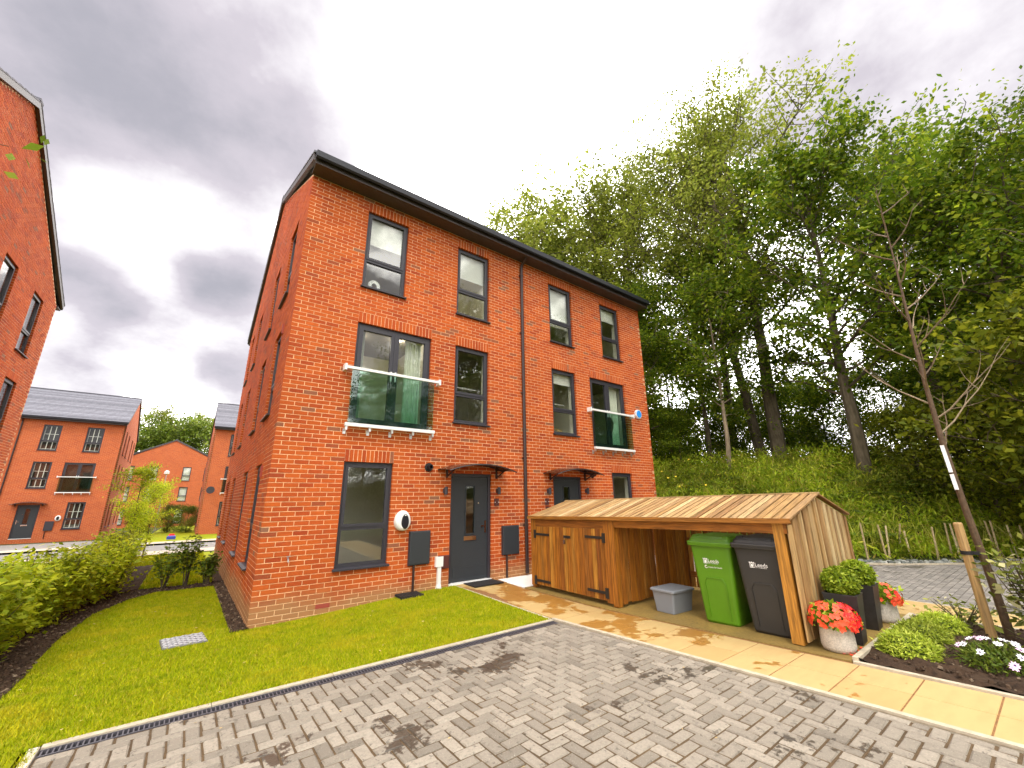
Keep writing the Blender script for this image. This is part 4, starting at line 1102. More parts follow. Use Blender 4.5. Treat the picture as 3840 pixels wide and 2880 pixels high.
# ------------------------------------------------------------------ pots, planters
def ball_points(n, r, c, jit=.12, zmin=-1.):
    v = rng.normal(size=(int(n*1.6), 3)); v /= np.linalg.norm(v, axis=1)[:, None]; v = v[v[:, 2] > zmin][:n]
    rr = 1+rng.normal(size=len(v))*jit*.4-np.abs(rng.normal(size=len(v)))*jit*.5
    return v*rr[:, None]*np.array(r)+np.array(c), v
def planter(x, y, rz, lab1, lab2):
    z = base_top(max(y, -5.99)); t = thing('tall_planter', lab1, 'planter', (x, y, z), rz)
    mb = MB(); w0, w1, h = .115, .155, .48
    mb.hexa([(-w0, -w0, 0), (w0, -w0, 0), (w0, w0, 0), (-w0, w0, 0), (-w1, -w1, h), (w1, -w1, h), (w1, w1, h), (-w1, w1, h)])
    obj('pot', mb, MT['planter'], t)
    e = .022; obj('rim', MB().box(-w1-.003, w1+.003, -w1-.003, -w1+e, h, h+.015).box(-w1-.003, w1+.003, w1-e, w1+.003, h, h+.015).box(-w1-.003, -w1+e, -w1+e, w1-e, h, h+.015).box(w1-e, w1+.003, -w1+e, w1-e, h, h+.015), MT['planter'], t)
    b = thing('box_ball', lab2, 'topiary', (x, y, z+h)); P, v = ball_points(3000, (.172, .172, .160), (0, 0, .115), .16)
    obj('foliage', leaves('box_foliage', P, .034, dirs=v+np.array([0, 0, .3]), asp=.7), MT['lf_box'], b); obj('stem', MB().tube([(0, 0, .001), (0, 0, .12)], .02, 6), MT['bark'], b)
    core = MB(); core.lathe([(.02, -.0), (.11, .03), (.14, .11), (.11, .21), (.03, .245)], n=14); obj('shade_core', core, simple('box_shade', (.03, .05, .006), .9), b)  # solid core coloured dark as the shade inside the ball
planter(5.12, -5.83, .08, 'tall square black planter, the nearer of the two', 'clipped box ball in the nearer black planter')
planter(5.90, -5.80, .05, 'tall square black planter, the farther of the two', 'clipped box ball in the farther black planter')
def petal_flower(mb, c, nrm, r, n=5, wid=.95):
    nrm = Vector(nrm).normalized(); a = nrm.cross(Vector((0.3, .2, 1))).normalized(); b = nrm.cross(a); c = Vector(c)
    for k in range(n):
        t_ = 2*PI*k/n+random.random()*.3; d = a*math.cos(t_)+b*math.sin(t_); s_ = nrm.cross(d)
        h_ = random.uniform(.05, .35)*r
        mb.poly([c, c+d*r*.55+s_*r*wid*.45+nrm*h_*.6, c+d*r+nrm*h_, c+d*r*.55-s_*r*wid*.45+nrm*h_*.6], random.random())
def flower_pot(x, y, z, lab1, lab2, reds, oranges, purple=0):
    t = thing('flower_pot', lab1, 'flower pot', (x, y, z))
    obj('pot', MB().lathe([(.115, 0), (.14, .012), (.152, .05), (.150, .15), (.140, .24), (.136, .27), (.124, .27), (.12, .22)], n=28).mesh('pot', True), MT['pot'], t)
    obj('compost', MB().lathe([(.12, .235), (.05, .25), (.01, .252)], n=16), MT['soil'], t)
    b = thing('flowering_plant', lab2, 'flowers', (x, y, z+.24))
    P, v = ball_points(560, (.20, .20, .15), (0, 0, .05), .35, -.35)
    obj('leaves', leaves('bl', P, .055, dirs=v, asp=.65), MT['lf_box'], b)
    for nm, mt, cnt, ang in (('red_petals', 'pet_red', reds, (-2.3, -.2)), ('orange_petals', 'pet_orange', oranges, (1.2, 4.4)), ('purple_petals', 'pet_purple', purple, (0, 3))):
        if not cnt: continue
        mb = MB()
        for k in range(cnt):
            a = random.uniform(*ang); e = math.asin(random.uniform(-.25, .95)); d = Vector((math.cos(a)*math.cos(e), math.sin(a)*math.cos(e), math.sin(e)))
            petal_flower(mb, (d.x*.225, d.y*.225, .05+d.z*.175), d, random.uniform(.028, .042))
        tag(obj(nm, mb, MT[mt], b), kind='stuff')
flower_pot(4.70, -5.83, base_top(-5.8), 'pale stone pot holding red flowers by the store post', 'red and orange begonias in the nearer stone pot', 85, 66)
flower_pot(6.38, -5.86, base_top(-5.8), 'pale stone pot behind the far planter, orange flowers in it', 'orange flowers with a purple bloom in the farther stone pot', 6, 40, 4)
mb = MB()
for k in range(26):
    x, y = 4.66+random.gauss(.08, .09), -5.99+random.gauss(.02, .045); z = max(prof(y)+.012, base_top(max(y, -5.99)) if y > -6 and x > 4.41 else 0)+.004
    r = random.uniform(.012, .026); a = random.random()*6
    mb.poly([(x+r*math.cos(a+q), y+r*math.sin(a+q)*.7, z+random.uniform(0, .006)) for q in (0, 1.5, 3, 4.5)])
tag(obj('fallen_petals', mb, MT['pet_orange']), kind='stuff')

# ------------------------------------------------------------------ right bed: mounds, daisies, shrub, staked sapling
def mound(x, y, r, h, lab):
    z = prof(y)+.03; t = thing('dwarf_shrub', lab, 'shrub', (x, y, z))
    P, v = ball_points(3400, (r, r, h), (0, 0, h*.12), .2, -.25)
    P[:, 2] = np.maximum(P[:, 2], .005)
    obj('foliage', leaves('mound', P, .042, dirs=v+np.array([0, 0, .4]), asp=.28), MT['lf_mound'], t)
    obj('shade_core', MB().lathe([(r*.8, 0), (r*.82, h*.3), (r*.6, h*.7), (r*.2, h*.92)], n=14), simple('mound_shade', (.045, .07, .008), .9), t)  # solid dark core, painted as shade under the mound's leaves
mound(5.02, -6.32, .235, .17, 'low rounded green shrub at front left corner of the bed')
mound(5.62, -6.33, .235, .17, 'low rounded green shrub, second from the front of the bed')
mound(6.20, -6.40, .23, .16, 'low rounded green shrub farthest back in the row of three')
x, y = 5.10, -6.93; t = thing('daisy_plant', 'clump of white and pink daisies in the right hand bed', 'daisies', (x, y, prof(y)+.03))
P, v = ball_points(1500, (.27, .27, .15), (0, 0, .04), .4, -.2); P[:, 2] = np.maximum(P[:, 2], .005)
obj('leaves', leaves('daisy_leaf', P, .05, dirs=v+np.array([0, 0, .5]), asp=.3), MT['lf_shrub'], t)
m1, m2, m3 = MB(), MB(), MB()
for k in range(30):
    a = random.uniform(0, 2*PI); e = math.asin(random.uniform(.05, .98)); d = Vector((math.cos(a)*math.cos(e), math.sin(a)*math.cos(e), math.sin(e))); c = Vector((d.x*.29, d.y*.29, .05+d.z*.17)); nn = (d+Vector((-.3, -.1, .6))).normalized()
    petal_flower(m1 if k % 3 else m3, c, nn, .036, 9, .5)
    q = nn.cross(Vector((0, 0, 1))).normalized(); w = nn.cross(q)
    m2.poly([c+nn*.004+(q*math.cos(j*PI/3)+w*math.sin(j*PI/3))*.009 for j in range(6)])
for nm, mm, mt in (('white_petals', m1, 'tapewhite'), ('pink_petals', m3, 'pet_pink'), ('flower_eyes', m2, 'daisy_eye')): tag(obj(nm, mm, MT[mt], t), kind='stuff')
def leafy_shrub(name, lab, cat, x, y, z, r, h, nstem, nleaf, size, mt, group=None, seed=0, low=.25, asp=.55, bark='bark'):
    R = random.Random(seed); t = thing(name, lab, cat, (x, y, z), 0, group); mb = MB(); pts = []; dr = []
    for k in range(nstem):
        a = R.uniform(0, 2*PI); q = R.uniform(.25, 1)*r; hh = h*R.uniform(.72, 1.05)
        p0 = Vector((R.uniform(-.05, .05), R.uniform(-.05, .05), 0)); p1 = Vector((q*.45*math.cos(a), q*.45*math.sin(a), hh*.5)); p2 = Vector((q*math.cos(a), q*math.sin(a), hh))
        mb.tube([p0, p1, p2], [.012, .008, .003], 5, R.random())
        for m in range(nleaf//nstem):
            f = low+(1-low)*R.random()**.8; p = p0.lerp(p1, f*2) if f < .5 else p1.lerp(p2, f*2-1)
            sp = r*.30; pts.append((p.x+R.gauss(0, sp), p.y+R.gauss(0, sp), max(.02, p.z+R.gauss(0, sp*.6)))); dr.append((R.gauss(0, 1), R.gauss(0, 1), -.35))
    obj('stems', mb, MT[bark], t); obj('foliage', leaves(name+'_leaf', pts, size, dirs=np.array(dr), asp=asp, up=1.1), MT[mt], t)
    return t
leafy_shrub('variegated_shrub', 'leafy variegated shrub at the right edge around the sapling foot', 'shrub', 6.05, -7.22, prof(-7.2), .36, 1.0, 14, 620, .085, 'lf_var', seed=3, low=.05)
leafy_shrub('variegated_shrub', 'small pale leaved shrub between the sapling and the far path', 'shrub', 6.62, -6.55, prof(-6.5), .30, .34, 10, 260, .06, 'lf_var', seed=5, low=.1)
t = thing('tree_stake', 'round timber stake leaning beside the bare sapling', 'stake', (6.22, -6.79, prof(-6.8)))
obj('post', MB().tube([(.0, 0, -.02), (-.012, .012, 1.20), (-.013, .013, 1.215)], [.043, .041, .034], 14, .2), MT['pale_z'], t)
obj('strap', MB().tube([(-.01, .01, .87), (-.01, .01, .91)], .049, 14).bar((.0, .0, .89), (.02, -.10, .89), .02, .035), MT['rubber'], t)
t = thing('bare_sapling', 'leafless young tree tied to a stake in the right hand bed', 'young tree', (6.30, -6.90, prof(-6.9)))
R = random.Random(11); trunk = [(0.02, -.02, -.02), (.0, .0, .7), (-.04, .03, 1.4), (-.07, .05, 2.1), (-.05, .05, 2.9), (-.03, .03, 3.7), (.01, .0, 4.7), (.03, -.03, 5.9)]
rad = [.042, .036, .032, .028, .023, .017, .010, .003]
mb = MB().tube(trunk, rad, 9, .0); obj('trunk', mb, MT['twig'], t)
mb = MB()
def tp(z):
    for a, b in zip(trunk, trunk[1:]):
        if z <= b[2]: return Vector(a).lerp(Vector(b), (z-a[2])/(b[2]-a[2]))
    return Vector(trunk[-1])
def twig(p, d, L, r, depth):
    n_ = 6; pts = [p]; dd = d.copy()
    for k in range(n_):
        dd = (dd+Vector((R.gauss(0, .10), R.gauss(0, .10), .09+R.gauss(0, .05)))).normalized(); pts.append(pts[-1]+dd*L/n_)
    mb.tube(pts, [r*(1-.85*k/n_) for k in range(n_+1)], 5, R.random())
    if depth:
        for k in range(1, n_):
            if R.random() < .55:
                s_ = Vector((R.gauss(0, 1), R.gauss(0, 1), R.gauss(.2, .4))).normalized(); twig(pts[k], (dd*.75+s_*.7).normalized(), L*R.uniform(.22, .42), r*.5, depth-1)
for k, z in enumerate(np.linspace(2.05, 5.4, 19)):
    a = k*2.4+R.uniform(-.3, .3); L = R.uniform(.75, 1.35)*(1-.5*(z-2.05)/3.6)
    if k == 1: a, L = -.9, 1.5
    twig(tp(z), Vector((math.cos(a)*.8, math.sin(a)*.8, .55)).normalized(), L, .011, 1)
tag(obj('branches', mb, MT['twig'], t), kind='stuff')
obj('guard', MB().bar((-.075-.028, .05-.0, 1.78), (-.075-.028, .06, 2.10), .035, .008, up=(1, 0, 0)).bar((-.065-.03, .045, 1.58), (-.07-.03, .05, 1.76), .035, .008, up=(1, 0, 0)), MT['tapewhite'], t)

# ------------------------------------------------------------------ hedge, shrubs at left
hy_ = [(-2.75, -.9), (-2.72, -.35), (-2.70, .2), (-2.66, .75), (-2.62, 1.3), (-2.60, 1.85), (-2.55, 2.4), (-2.48, 2.95), (-2.38, 3.5), (-2.25, 4.05), (-2.05, 4.55), (-1.95, 5.05), (-2.2, 6.0), (-2.3, 7.0), (-2.35, 8.0), (-2.35, 9.2), (-2.4, 10.4)]
for k, (x, y) in enumerate(hy_):
    h_ = 1.02+.12*math.sin(k*1.9)+(.1 if k > 9 else 0)
    leafy_shrub('hedge_shrub', 'leafy yellow green shrub in the hedge row along the left lawn', 'shrub', x, y, gz(x, y), .42, h_, 12, 2000 if k < 8 else 1300, .085, 'lf_hedge', 'shrubs of the left hedge', k, .12)
for k, (x, y, r, h_, lab) in enumerate(((-1.12, 5.02, .24, .95, 'small dark leaved shrub in cross bed, nearest the hedge'), (-.74, 5.10, .20, 1.08, 'tallest small dark leaved shrub in the cross bed'), (-.36, 5.02, .20, .74, 'small dark leaved shrub against the gable wall'))):
    leafy_shrub('young_shrub', lab, 'shrub', x, y, gz(x, y), r*1.1, h_, 7, 700, .075, 'lf_shrub', None, 40+k, .35)

# ------------------------------------------------------------------ trees
def gen_tree(seed, H, r0, cb, spread, nlimb, nsub, ntwig, nleaf, ls, sig, lean=(0, 0), shape=1., up=.5):
    R = random.Random(seed); mb = MB(); pts = []
    n_ = 10; tr = []; ox = oy = 0
    for k in range(n_+1):
        f = k/n_; ox += R.gauss(0, .015*H/ n_*2); oy += R.gauss(0, .015*H/n_*2)
        tr.append(Vector((ox+lean[0]*H*f, oy+lean[1]*H*f, H*f*.97)))
    tr[0].z = -.3
    mb.tube(tr, [max(.02, r0*(1-.9*(k/n_)**.9)) for k in range(n_+1)], 8, R.random())
    def at_(f):
        k = min(int(f*n_), n_-1); return tr[k].lerp(tr[k+1], f*n_-k)
    for i in range(nlimb):
        f = cb+(1-cb)*(i+R.random()*.8)/nlimb; f = min(f, .985)
        g = (f-cb)/(1-cb); prof_ = min(1., .5+g*1.3)*(1-.58*max(0., (g-.5)/.5)**2)
        L = spread*max(.16, prof_)*R.uniform(.75, 1.15); a = i*2.4+R.uniform(-.5, .5)
        p = at_(f); d = Vector((math.cos(a), math.sin(a), up*R.uniform(.5, 1.4)+g*.6)).normalized(); lp = [p]
        m = 5
        for k in range(m):
            d = (d+Vector((R.gauss(0, .16), R.gauss(0, .16), R.gauss(.03, .10)))).normalized(); lp.append(lp[-1]+d*L/m)
        rl = r0*.34*(1-f*.7); mb.tube(lp, [max(.012, rl*(1-.85*k/m)) for k in range(m+1)], 5, R.random())
        for q_ in lp[2:]: pts.extend((q_.x+R.gauss(0, sig), q_.y+R.gauss(0, sig), q_.z+R.gauss(0, sig*.6)) for _ in range(nleaf))
        for j in range(nsub):
            q = R.uniform(.25, 1.); k = min(int(q*m), m-1); sp = lp[k].lerp(lp[k+1], q*m-k)
            sd_ = (d*.5+Vector((R.gauss(0, .8), R.gauss(0, .8), R.gauss(.15, .45)))).normalized(); SL = L*R.uniform(.22, .42)
            e = sp+sd_*SL; mid_ = sp.lerp(e, .5)+Vector((R.gauss(0, .1), R.gauss(0, .1), R.gauss(.05, .08)))*SL
            mb.tube([sp, mid_, e], [rl*.30+.006, rl*.2+.004, .006], 4, R.random(), False)
            if j < 3: pts.extend((sp.x+R.gauss(0, sig), sp.y+R.gauss(0, sig), sp.z+R.gauss(0, sig*.6)) for _ in range(nleaf))
            for w in range(ntwig):
                c = mid_.lerp(e, R.uniform(.1, 1.15))+Vector((R.gauss(0, .16), R.gauss(0, .16), R.gauss(0, .12)))*SL
                for _ in range(nleaf): pts.append((c.x+R.gauss(0, sig), c.y+R.gauss(0, sig), c.z+R.gauss(0, sig*.6)))
    return mb.mesh('trunk'), leaves('crown', pts, ls, up=.35, asp=.6)
TV = {
 'tall': gen_tree(1, 19.5, .34, .34, 5.6, 46, 8, 4, 12, .17, .30, up=.75),
 'tall2': gen_tree(2, 18.5, .28, .36, 5.4, 44, 8, 4, 12, .17, .30, (-.06, .10), 1., .75),
 'broad': gen_tree(3, 14.2, .30, .26, 5.2, 36, 8, 4, 15, .19, .30, (.02, .03), 1., .5),
 'broad2': gen_tree(4, 13.3, .26, .24, 5.0, 36, 8, 4, 15, .19, .30, (-.02, .06), 1., .45),
 'small': gen_tree(5, 9, .11, .30, 2.6, 22, 6, 4, 13, .15, .28, (0, .0), 1., .5),
 'bush': gen_tree(6, 4.9, .10, .04, 2.7, 24, 8, 4, 13, .15, .32, (0, 0), 1., .4),
}
LM = {}
def tree(kind, lab, x, y, s, rz, leaf, bark='bark', group=None, z=None):
    t = thing('woodland_tree', lab, 'tree', (x, y, gz(x, y) if z is None else z), rz, group); t.scale = (s, s, s)
    tm, lm_ = TV[kind]
    if (kind, leaf) not in LM:
        c = lm_.copy(); c.materials.append(MT[leaf]); LM[(kind, leaf)] = c
    if (kind, bark, 'b') not in LM:
        c = tm.copy(); c.materials.append(MT[bark]); LM[(kind, bark, 'b')] = c
    obj('trunk', LM[(kind, bark, 'b')], None, t); obj('crown', LM[(kind, leaf)], None, t)
tree('tall', 'tallest pale green tree in the wood, straight dark trunk behind the bin store', 19.8, -.3, 1.0, .4, 'lf_pale')
tree('tall2', 'tall pale tree with a dark trunk leaning left, beside the tallest', 20.4, .7, 1.0, .0, 'lf_pale')
tree('tall', 'pale green tree rising just right of the roof end', 19.6, 6.6, 1.0, 2.2, 'lf_pale')
tree('tall2', 'pale open crowned tree between the roof end and the tallest tree', 22.0, 2.9, 1.0, 3.9, 'lf_pale')
tree('broad', 'rounded tree showing above the roof ridge, leftmost of the wood', 16.6, 12.2, 1.30, 1.1, 'lf_pale')
tree('broad2', 'leafy tree peeping over the middle of the right hand roof', 18.6, 9.6, 1.42, 4.1, 'lf_pale')
tree('broad2', 'dark leafy tree with forked leaning trunk right of the tallest', 18.6, -3.3, .98, 2.0, 'lf_dark')
tree('tall2', 'dark green tree behind the top of the bare sapling', 20.2, -5.6, .78, 4.4, 'lf_dark')
tree('broad2', 'dark tree between the bare sapling and the right edge', 18.9, -8.2, .86, .7, 'lf_dark')
tree('tall', 'tall dark tree standing highest at the right edge', 16.4, -10.2, .62, 3.0, 'lf_dark')
tree('bush', 'dense olive tree filling the right edge above the bank', 14.6, -8.95, 1.15, 1.3, 'lf_olive')
tree('small', 'slender tree with pale thin trunk on the bank behind the store roof', 17.2, .9, 1.02, .2, 'lf_dark', 'bark_pale')
tree('small', 'slim dark trunked tree between the house corner and the pale trunk', 18.7, 2.5, 1.3, 1.2, 'lf_dark')
tree('broad', 'dark tree hugging the right hand edge of the house', 17.0, 4.9, .66, 2.9, 'lf_dark')
BK = 'dense background tree deep in the wood behind the front row'
for kind, x, y, s, a, lf in (('broad', 25, -7, 1.0, 1, 'lf_dark'), ('broad2', 23.5, -12, 1.0, 5, 'lf_dark'), ('broad2', 21.5, 9.5, 1.05, .6, 'lf_pale'), ('broad', 29, -15, 1.1, 4, 'lf_dark'), ('broad2', 22, 15, 1., 1.9, 'lf_dark')):
    tree(kind, BK, x, y, s, a, lf, group='background trees of the wood')
UN = 'low dark bush in the undergrowth along the top of the bank'
for x, y, s, a, lf in ((18.2, 3.6, .55, .3, 'lf_dark'), (20.6, 2.2, .6, 1.3, 'lf_dark'), (21.5, -1.6, .72, 2.3, 'lf_dark'), (19.6, -4.6, .6, .9, 'lf_olive'), (18.4, -6.3, .75, 3.3, 'lf_olive'), (17.3, -7.9, .7, 2.0, 'lf_olive'), (22.5, -5.4, .85, 4, 'lf_dark'), (16.0, 7.2, .7, 5, 'lf_dark'), (20.2, 5.8, .7, 1, 'lf_dark'), (21.8, -9.0, .9, 2.6, 'lf_dark'), (23.5, .6, .85, .5, 'lf_dark'), (24.0, 3.6, .85, 2.5, 'lf_dark'), (22.6, 6.8, .8, 3.5, 'lf_dark'), (24.5, -3.4, .9, 4.5, 'lf_dark'), (19.2, 8.8, .8, .2, 'lf_dark'), (27, 1.5, 1.0, 1.5, 'lf_dark'), (26.5, -7, 1.0, 3, 'lf_dark'), (24.2, 7.6, 1.7, 2.5, 'lf_dark'), (24.5, -8.0, 1.7, .6, 'lf_dark'), (21.0, 11.5, 1.6, 5.2, 'lf_dark')):
    tree('bush', UN, x, y, s, a, lf, group='undergrowth bushes on the bank')
RF = 'tree beyond the drive, seen only mirrored in the window glass'
for kind, x, y, s, a, lf in (('small', 4, -25, 1.0, 0, 'lf_dark'), ('small', 9, -24, .95, 2, 'lf_dark'), ('broad2', 12.5, -27, .80, 4, 'lf_dark'), ('broad', 17.5, -25, 1.15, 1, 'lf_dark'), ('broad2', 22.5, -27, 1.2, 2, 'lf_dark'), ('broad', 28, -24, 1.1, 3, 'lf_dark'), ('small', -3, -27, .8, 1, 'lf_dark'), ('bush', 4.5, -19, .62, 1, 'lf_olive'), ('bush', 8, -19.5, .66, 3, 'lf_olive'), ('bush', 11.5, -20, .7, 5, 'lf_olive'), ('bush', 15, -20, .75, 2, 'lf_olive')):
    tree(kind, RF, x, y, s, a, lf, group='trees mirrored in the windows')
# far trees beyond the distant house
for k, (kind, x, y, s) in enumerate((('broad', -22, 92, 1.2), ('broad2', -14, 88, 1.35), ('broad', -7, 88, 1.25), ('broad2', -1, 90, 1.35), ('broad', 6, 92, 1.25), ('broad2', 14, 94, 1.3))):
    tree(kind, 'far tree showing above the distant gable house', x, y, s, k*1.3, 'lf_pale', group='far trees beyond the houses', z=-1.6)
for k in range(9):
    tree('bush', 'far tree showing above the distant gable house', -27+k*5.2, 80+3*math.sin(k*2.1), 2.7+.3*math.sin(k*1.7), k*1.1, 'lf_shrub', group='far trees beyond the houses', z=-1.6)
# yellow green saplings in the verge beyond the hedge
for k, (x, y, s, lab) in enumerate(((-2.35, 11.2, .34, 'yellow green young tree rising beyond the hedge, the nearer one'), (-2.1, 14.2, .30, 'yellow green young tree beyond the hedge, the farther one'))):
    tree('small', lab, x, y, s, k*2., 'lf_hedge')
tree('bush', 'round dark bush on the verge before the distant gable house', -.9, 37.5, .40, .3, 'lf_shrub', z=-.75)
tree('bush', 'wide dark bush at the foot of the half hidden house', -2.2, 40.5, .42, 1.3, 'lf_shrub', z=-.8)
tree('bush', 'dark bush beside the gable of the shuttered house', -4.0, 37.5, .36, 2.3, 'lf_shrub', z=-.8)
# leafy twig reaching in at the top left
t = thing('overhanging_tree', 'leafy twig of a young tree reaching in at the top left', 'tree', (-3.15, -4.25, gz(-3.15, -4.25)))
obj('trunk', MB().tube([(0, 0, -.05), (.02, .03, 1.8), (.05, .0, 3.2), (.2, -.02, 4.2)], [.035, .028, .018, .006], 7).tube([(.04, .01, 2.9), (.4, -.03, 3.35), (.8, -.06, 3.62), (1.05, -.08, 3.66)], [.012, .008, .005, .002], 5).tube([(.05, .0, 3.2), (.4, -.08, 3.72), (.85, -.14, 3.9)], [.01, .006, .002], 5), MT['twig'], t)
pts = [(R.uniform(.6, 1.2), R.gauss(-.08, .05), R.gauss(3.6, .13)) for _ in range(22)]+[(R.gauss(0, .4), R.gauss(0, .4), R.uniform(2.6, 4.3)) for _ in range(160)]
obj('foliage', leaves('twig_leaf', [p for p in pts], .085, dirs=np.array([(R.gauss(0, .5), R.gauss(0, .5), -1) for _ in pts]), asp=.5), MT['lf_shrub'], t)

# ------------------------------------------------------------------ bank: stakes and wild growth
for k, (x, y, dx, dy) in enumerate(along([(11.9, -2.7), (13.35, -4.15), (18.3, -7.75)], .34)):
    px, py = x+random.gauss(0, .10), y+random.gauss(0, .10)
    h_ = random.uniform(.65, .98)
    o = obj('hurdle_stake', cached(('stk', k % 5), lambda: MB().tube([(0, 0, -.1), (random.gauss(0, .05), random.gauss(0, .05), 1.)], [.026, .020], 7, random.random()).mesh('hurdle_stake')), MT['stake'], None, (px, py, gz(px, py)), (random.gauss(0, .07), random.gauss(0, .07), random.random()*6)); o.scale = (1, 1, h_)
    tag(o, 'thin upright stake in the hurdle row along the bank foot', 'stake', 'hurdle stakes at the bank foot')
def scatter(n, xr, yr, test):
    out = []
    while len(out) < n:
        P = np.column_stack([rng.uniform(*xr, 4000), rng.uniform(*yr, 4000)])
        for x, y in P:
            if test(x, y): out.append((x, y))
            if len(out) >= n: break
    return out
def on_bank(x, y):
    d = bank_d(x, y)
    if not (.25 < d < 11): return False
    return random.random() < (1. if d < 8 else .5)
pts = []; dr = []; sz = []
for x, y in scatter(13000, (11, 26), (-13.5, 7), on_bank):
    z = gz(x, y); d = bank_d(x, y); h_ = (.3+.75*random.random()**1.5)*(1 if d > 1.2 else .55)*(1.3 if d > 5 else 1)
    for k in range(13):
        f = random.random(); pts.append((x+random.gauss(0, .13), y+random.gauss(0, .13), z+h_*f)); dr.append((random.gauss(0, .4), random.gauss(0, .4), 1. if random.random() < .7 else -.2))
gp = []; gd = []
for x, y in scatter(1700, (11, 24), (-13, 6), lambda x, y: .4 < bank_d(x, y) < 8.5 and math.sin(x*1.3+2)*math.sin(y*1.1+x*.4) > -.35):
    z = gz(x, y); h_ = random.uniform(.5, 1.15)
    for k in range(6): gp.append((x+random.gauss(0, .07), y+random.gauss(0, .07), z+h_*random.uniform(.35, .75))); gd.append((random.gauss(0, .22), random.gauss(0, .22), 1.))
tag(obj('tall_grass', leaves('tall_grass', gp, .55, dirs=np.array(gd), asp=.035, up=-.9), leaf_mat('leaf_tallgrass', [(0, (.20, .26, .02)), (.6, (.33, .37, .03)), (1, (.48, .42, .10))], .4)), kind='stuff')
fp_ = []; fd = []
for x, y in scatter(260, (12, 22), (-11, 3), lambda x, y: .8 < bank_d(x, y) < 7.5):
    z = gz(x, y)+.25; n_ = random.randint(7, 11); r_f = random.uniform(.35, .6)
    for k in range(n_):
        a = 2*PI*k/n_+random.random()*.4
        for q in np.linspace(.12, 1, 9):
            for sd2 in (-1, 1): fp_.append((x+math.cos(a)*r_f*q-sd2*math.sin(a)*.07*(1-q*.7), y+math.sin(a)*r_f*q+sd2*math.cos(a)*.07*(1-q*.7), z+.45*r_f*math.sin(q*2.4))); fd.append((-math.sin(a)*sd2, math.cos(a)*sd2, .1))
tag(obj('fern_fronds', leaves('fern_fronds', fp_, .13, dirs=np.array(fd), asp=.34, up=1.5), MT['lf_shrub']), kind='stuff')
tag(obj('bank_growth', leaves('bank_growth', pts, .16, dirs=np.array(dr), asp=.24, up=.0), MT['lf_bank']), kind='stuff')
pts = [(x, y, gz(x, y)+random.uniform(.7, 1.05)) for x, y in scatter(9, (13, 17), (.5, 4.), lambda x, y: 3 < bank_d(x, y) < 6.5)]
mb = MB()
for p in pts: petal_flower(mb, p, (-.5, -.4, .8), .05, 5)
tag(obj('ragwort_flowers', mb, MT['yellow']), kind='stuff')

# ------------------------------------------------------------------ grass
MH = (-.72, -.08)
def grass_ok(x, y):
    if no_lawn(x, y) or in_bed(x, y): return False
    if abs(x-MH[0]) < .25 and abs(y-MH[1]) < .27: return False
    if abs(x-2.42) < .23 and abs(y+.16) < .17: return False
    if -.02 < y < 11.2 and x > -.02: return False
    if -2.83 < y < -2.812 and x > -1.52: return False
    return True
def blades(n, xr, yr, h, w):
    P = np.array(scatter(n, xr, yr, grass_ok)); k = len(P)
    z = np.array([gz(a, b) for a, b in P]); a = rng.random(k)*2*PI; hh = h*(.5+rng.random(k)); ww = w*(.6+.8*rng.random(k))
    bx, by = np.cos(a)*ww, np.sin(a)*ww; lx, ly = rng.normal(size=k)*hh*.5, rng.normal(size=k)*hh*.5
    V = np.stack([np.column_stack([P[:, 0]-bx, P[:, 1]-by, z-.003]), np.column_stack([P[:, 0]+bx, P[:, 1]+by, z-.003]), np.column_stack([P[:, 0]+lx, P[:, 1]+ly, z+hh])], 1).reshape(-1, 3)
    return V, np.arange(3*k).reshape(k, 3)
V1, F1 = blades(150000, (-2.6, 3.40), (-2.82, 4.8), .026, .0035)
V2, F2 = blades(22000, (-4.2, -1.5), (-6.2, -2.8), .03, .0035)
V3, F3 = blades(30000, (-3.2, 0), (5.3, 15.3), .05, .010)
Vg = np.vstack([V1, V2, V3]); Fg = np.vstack([F1, F2+len(V1), F3+len(V1)+len(V2)])
tag(obj('grass', np_mesh('grass', Vg, Fg, rng.random(len(Fg))), MT['grass']), kind='stuff')

# ------------------------------------------------------------------ far details on the left
Mb = Matrix.Translation(hb.location) @ Matrix.Rotation(hb.rotation_euler.z, 4, 'Z')
def on_b(x, y, z): return Mb @ Vector((x, y, z))
RZB = hb.rotation_euler.z
t = thing('charging_unit', 'white oval car charger on the shuttered house across the road', 'car charger', on_b(HL-2.30, 0, 1.41), RZB)
obj('housing', oval(.150, .180, -.12, -.0, bulge=.72, egg=.08), MT['white'], t); obj('front_panel', oval(.078, .135, -.128, -.10, bulge=.85), MT['black'], t)
t = thing('meter_box', 'dark meter cupboard beside the door of the shuttered house', 'meter box', on_b(HL-2.64, 0, .62), RZB)
obj('case', MB().box(-.21, .21, -.06, 0, 0, .6), MT['anthracite'], t); obj('pipe', MB().tube([(-.1, -.03, 0), (-.1, -.03, -.5)], .022, 6), MT['pipe'], t)
t = thing('timber_store', 'brown timber store at far left edge beside the shuttered house', 'bin store', on_b(HL-6.6, -2.9, -.05), RZB)
obj('cladding', MB().box(-1.2, 1.0, -.9, .9, 0, 1.25), MT['wood_z'], t); obj('roof', MB().prism([(-1.3, 1.25), (1.1, 1.25), (-.1, 1.55)], -.98, .98), MT['pale_x'], t)
t = thing('satellite_dish', 'grey satellite dish on front of the half hidden house', 'satellite dish', (.12, 32.0, 2.66))
mb = MB().lathe([(.02, .0), (.15, .02), (.26, .07), (.27, .075)], n=18); mb.v = [(a, -.22-c, b) for a, b, c in mb.v]; obj('dish', mb, MT['anthracite'], t); obj('arm', MB().bar((0, -.24, 0), (0, .3, -.1), .04, .04), MT['anthracite'], t)
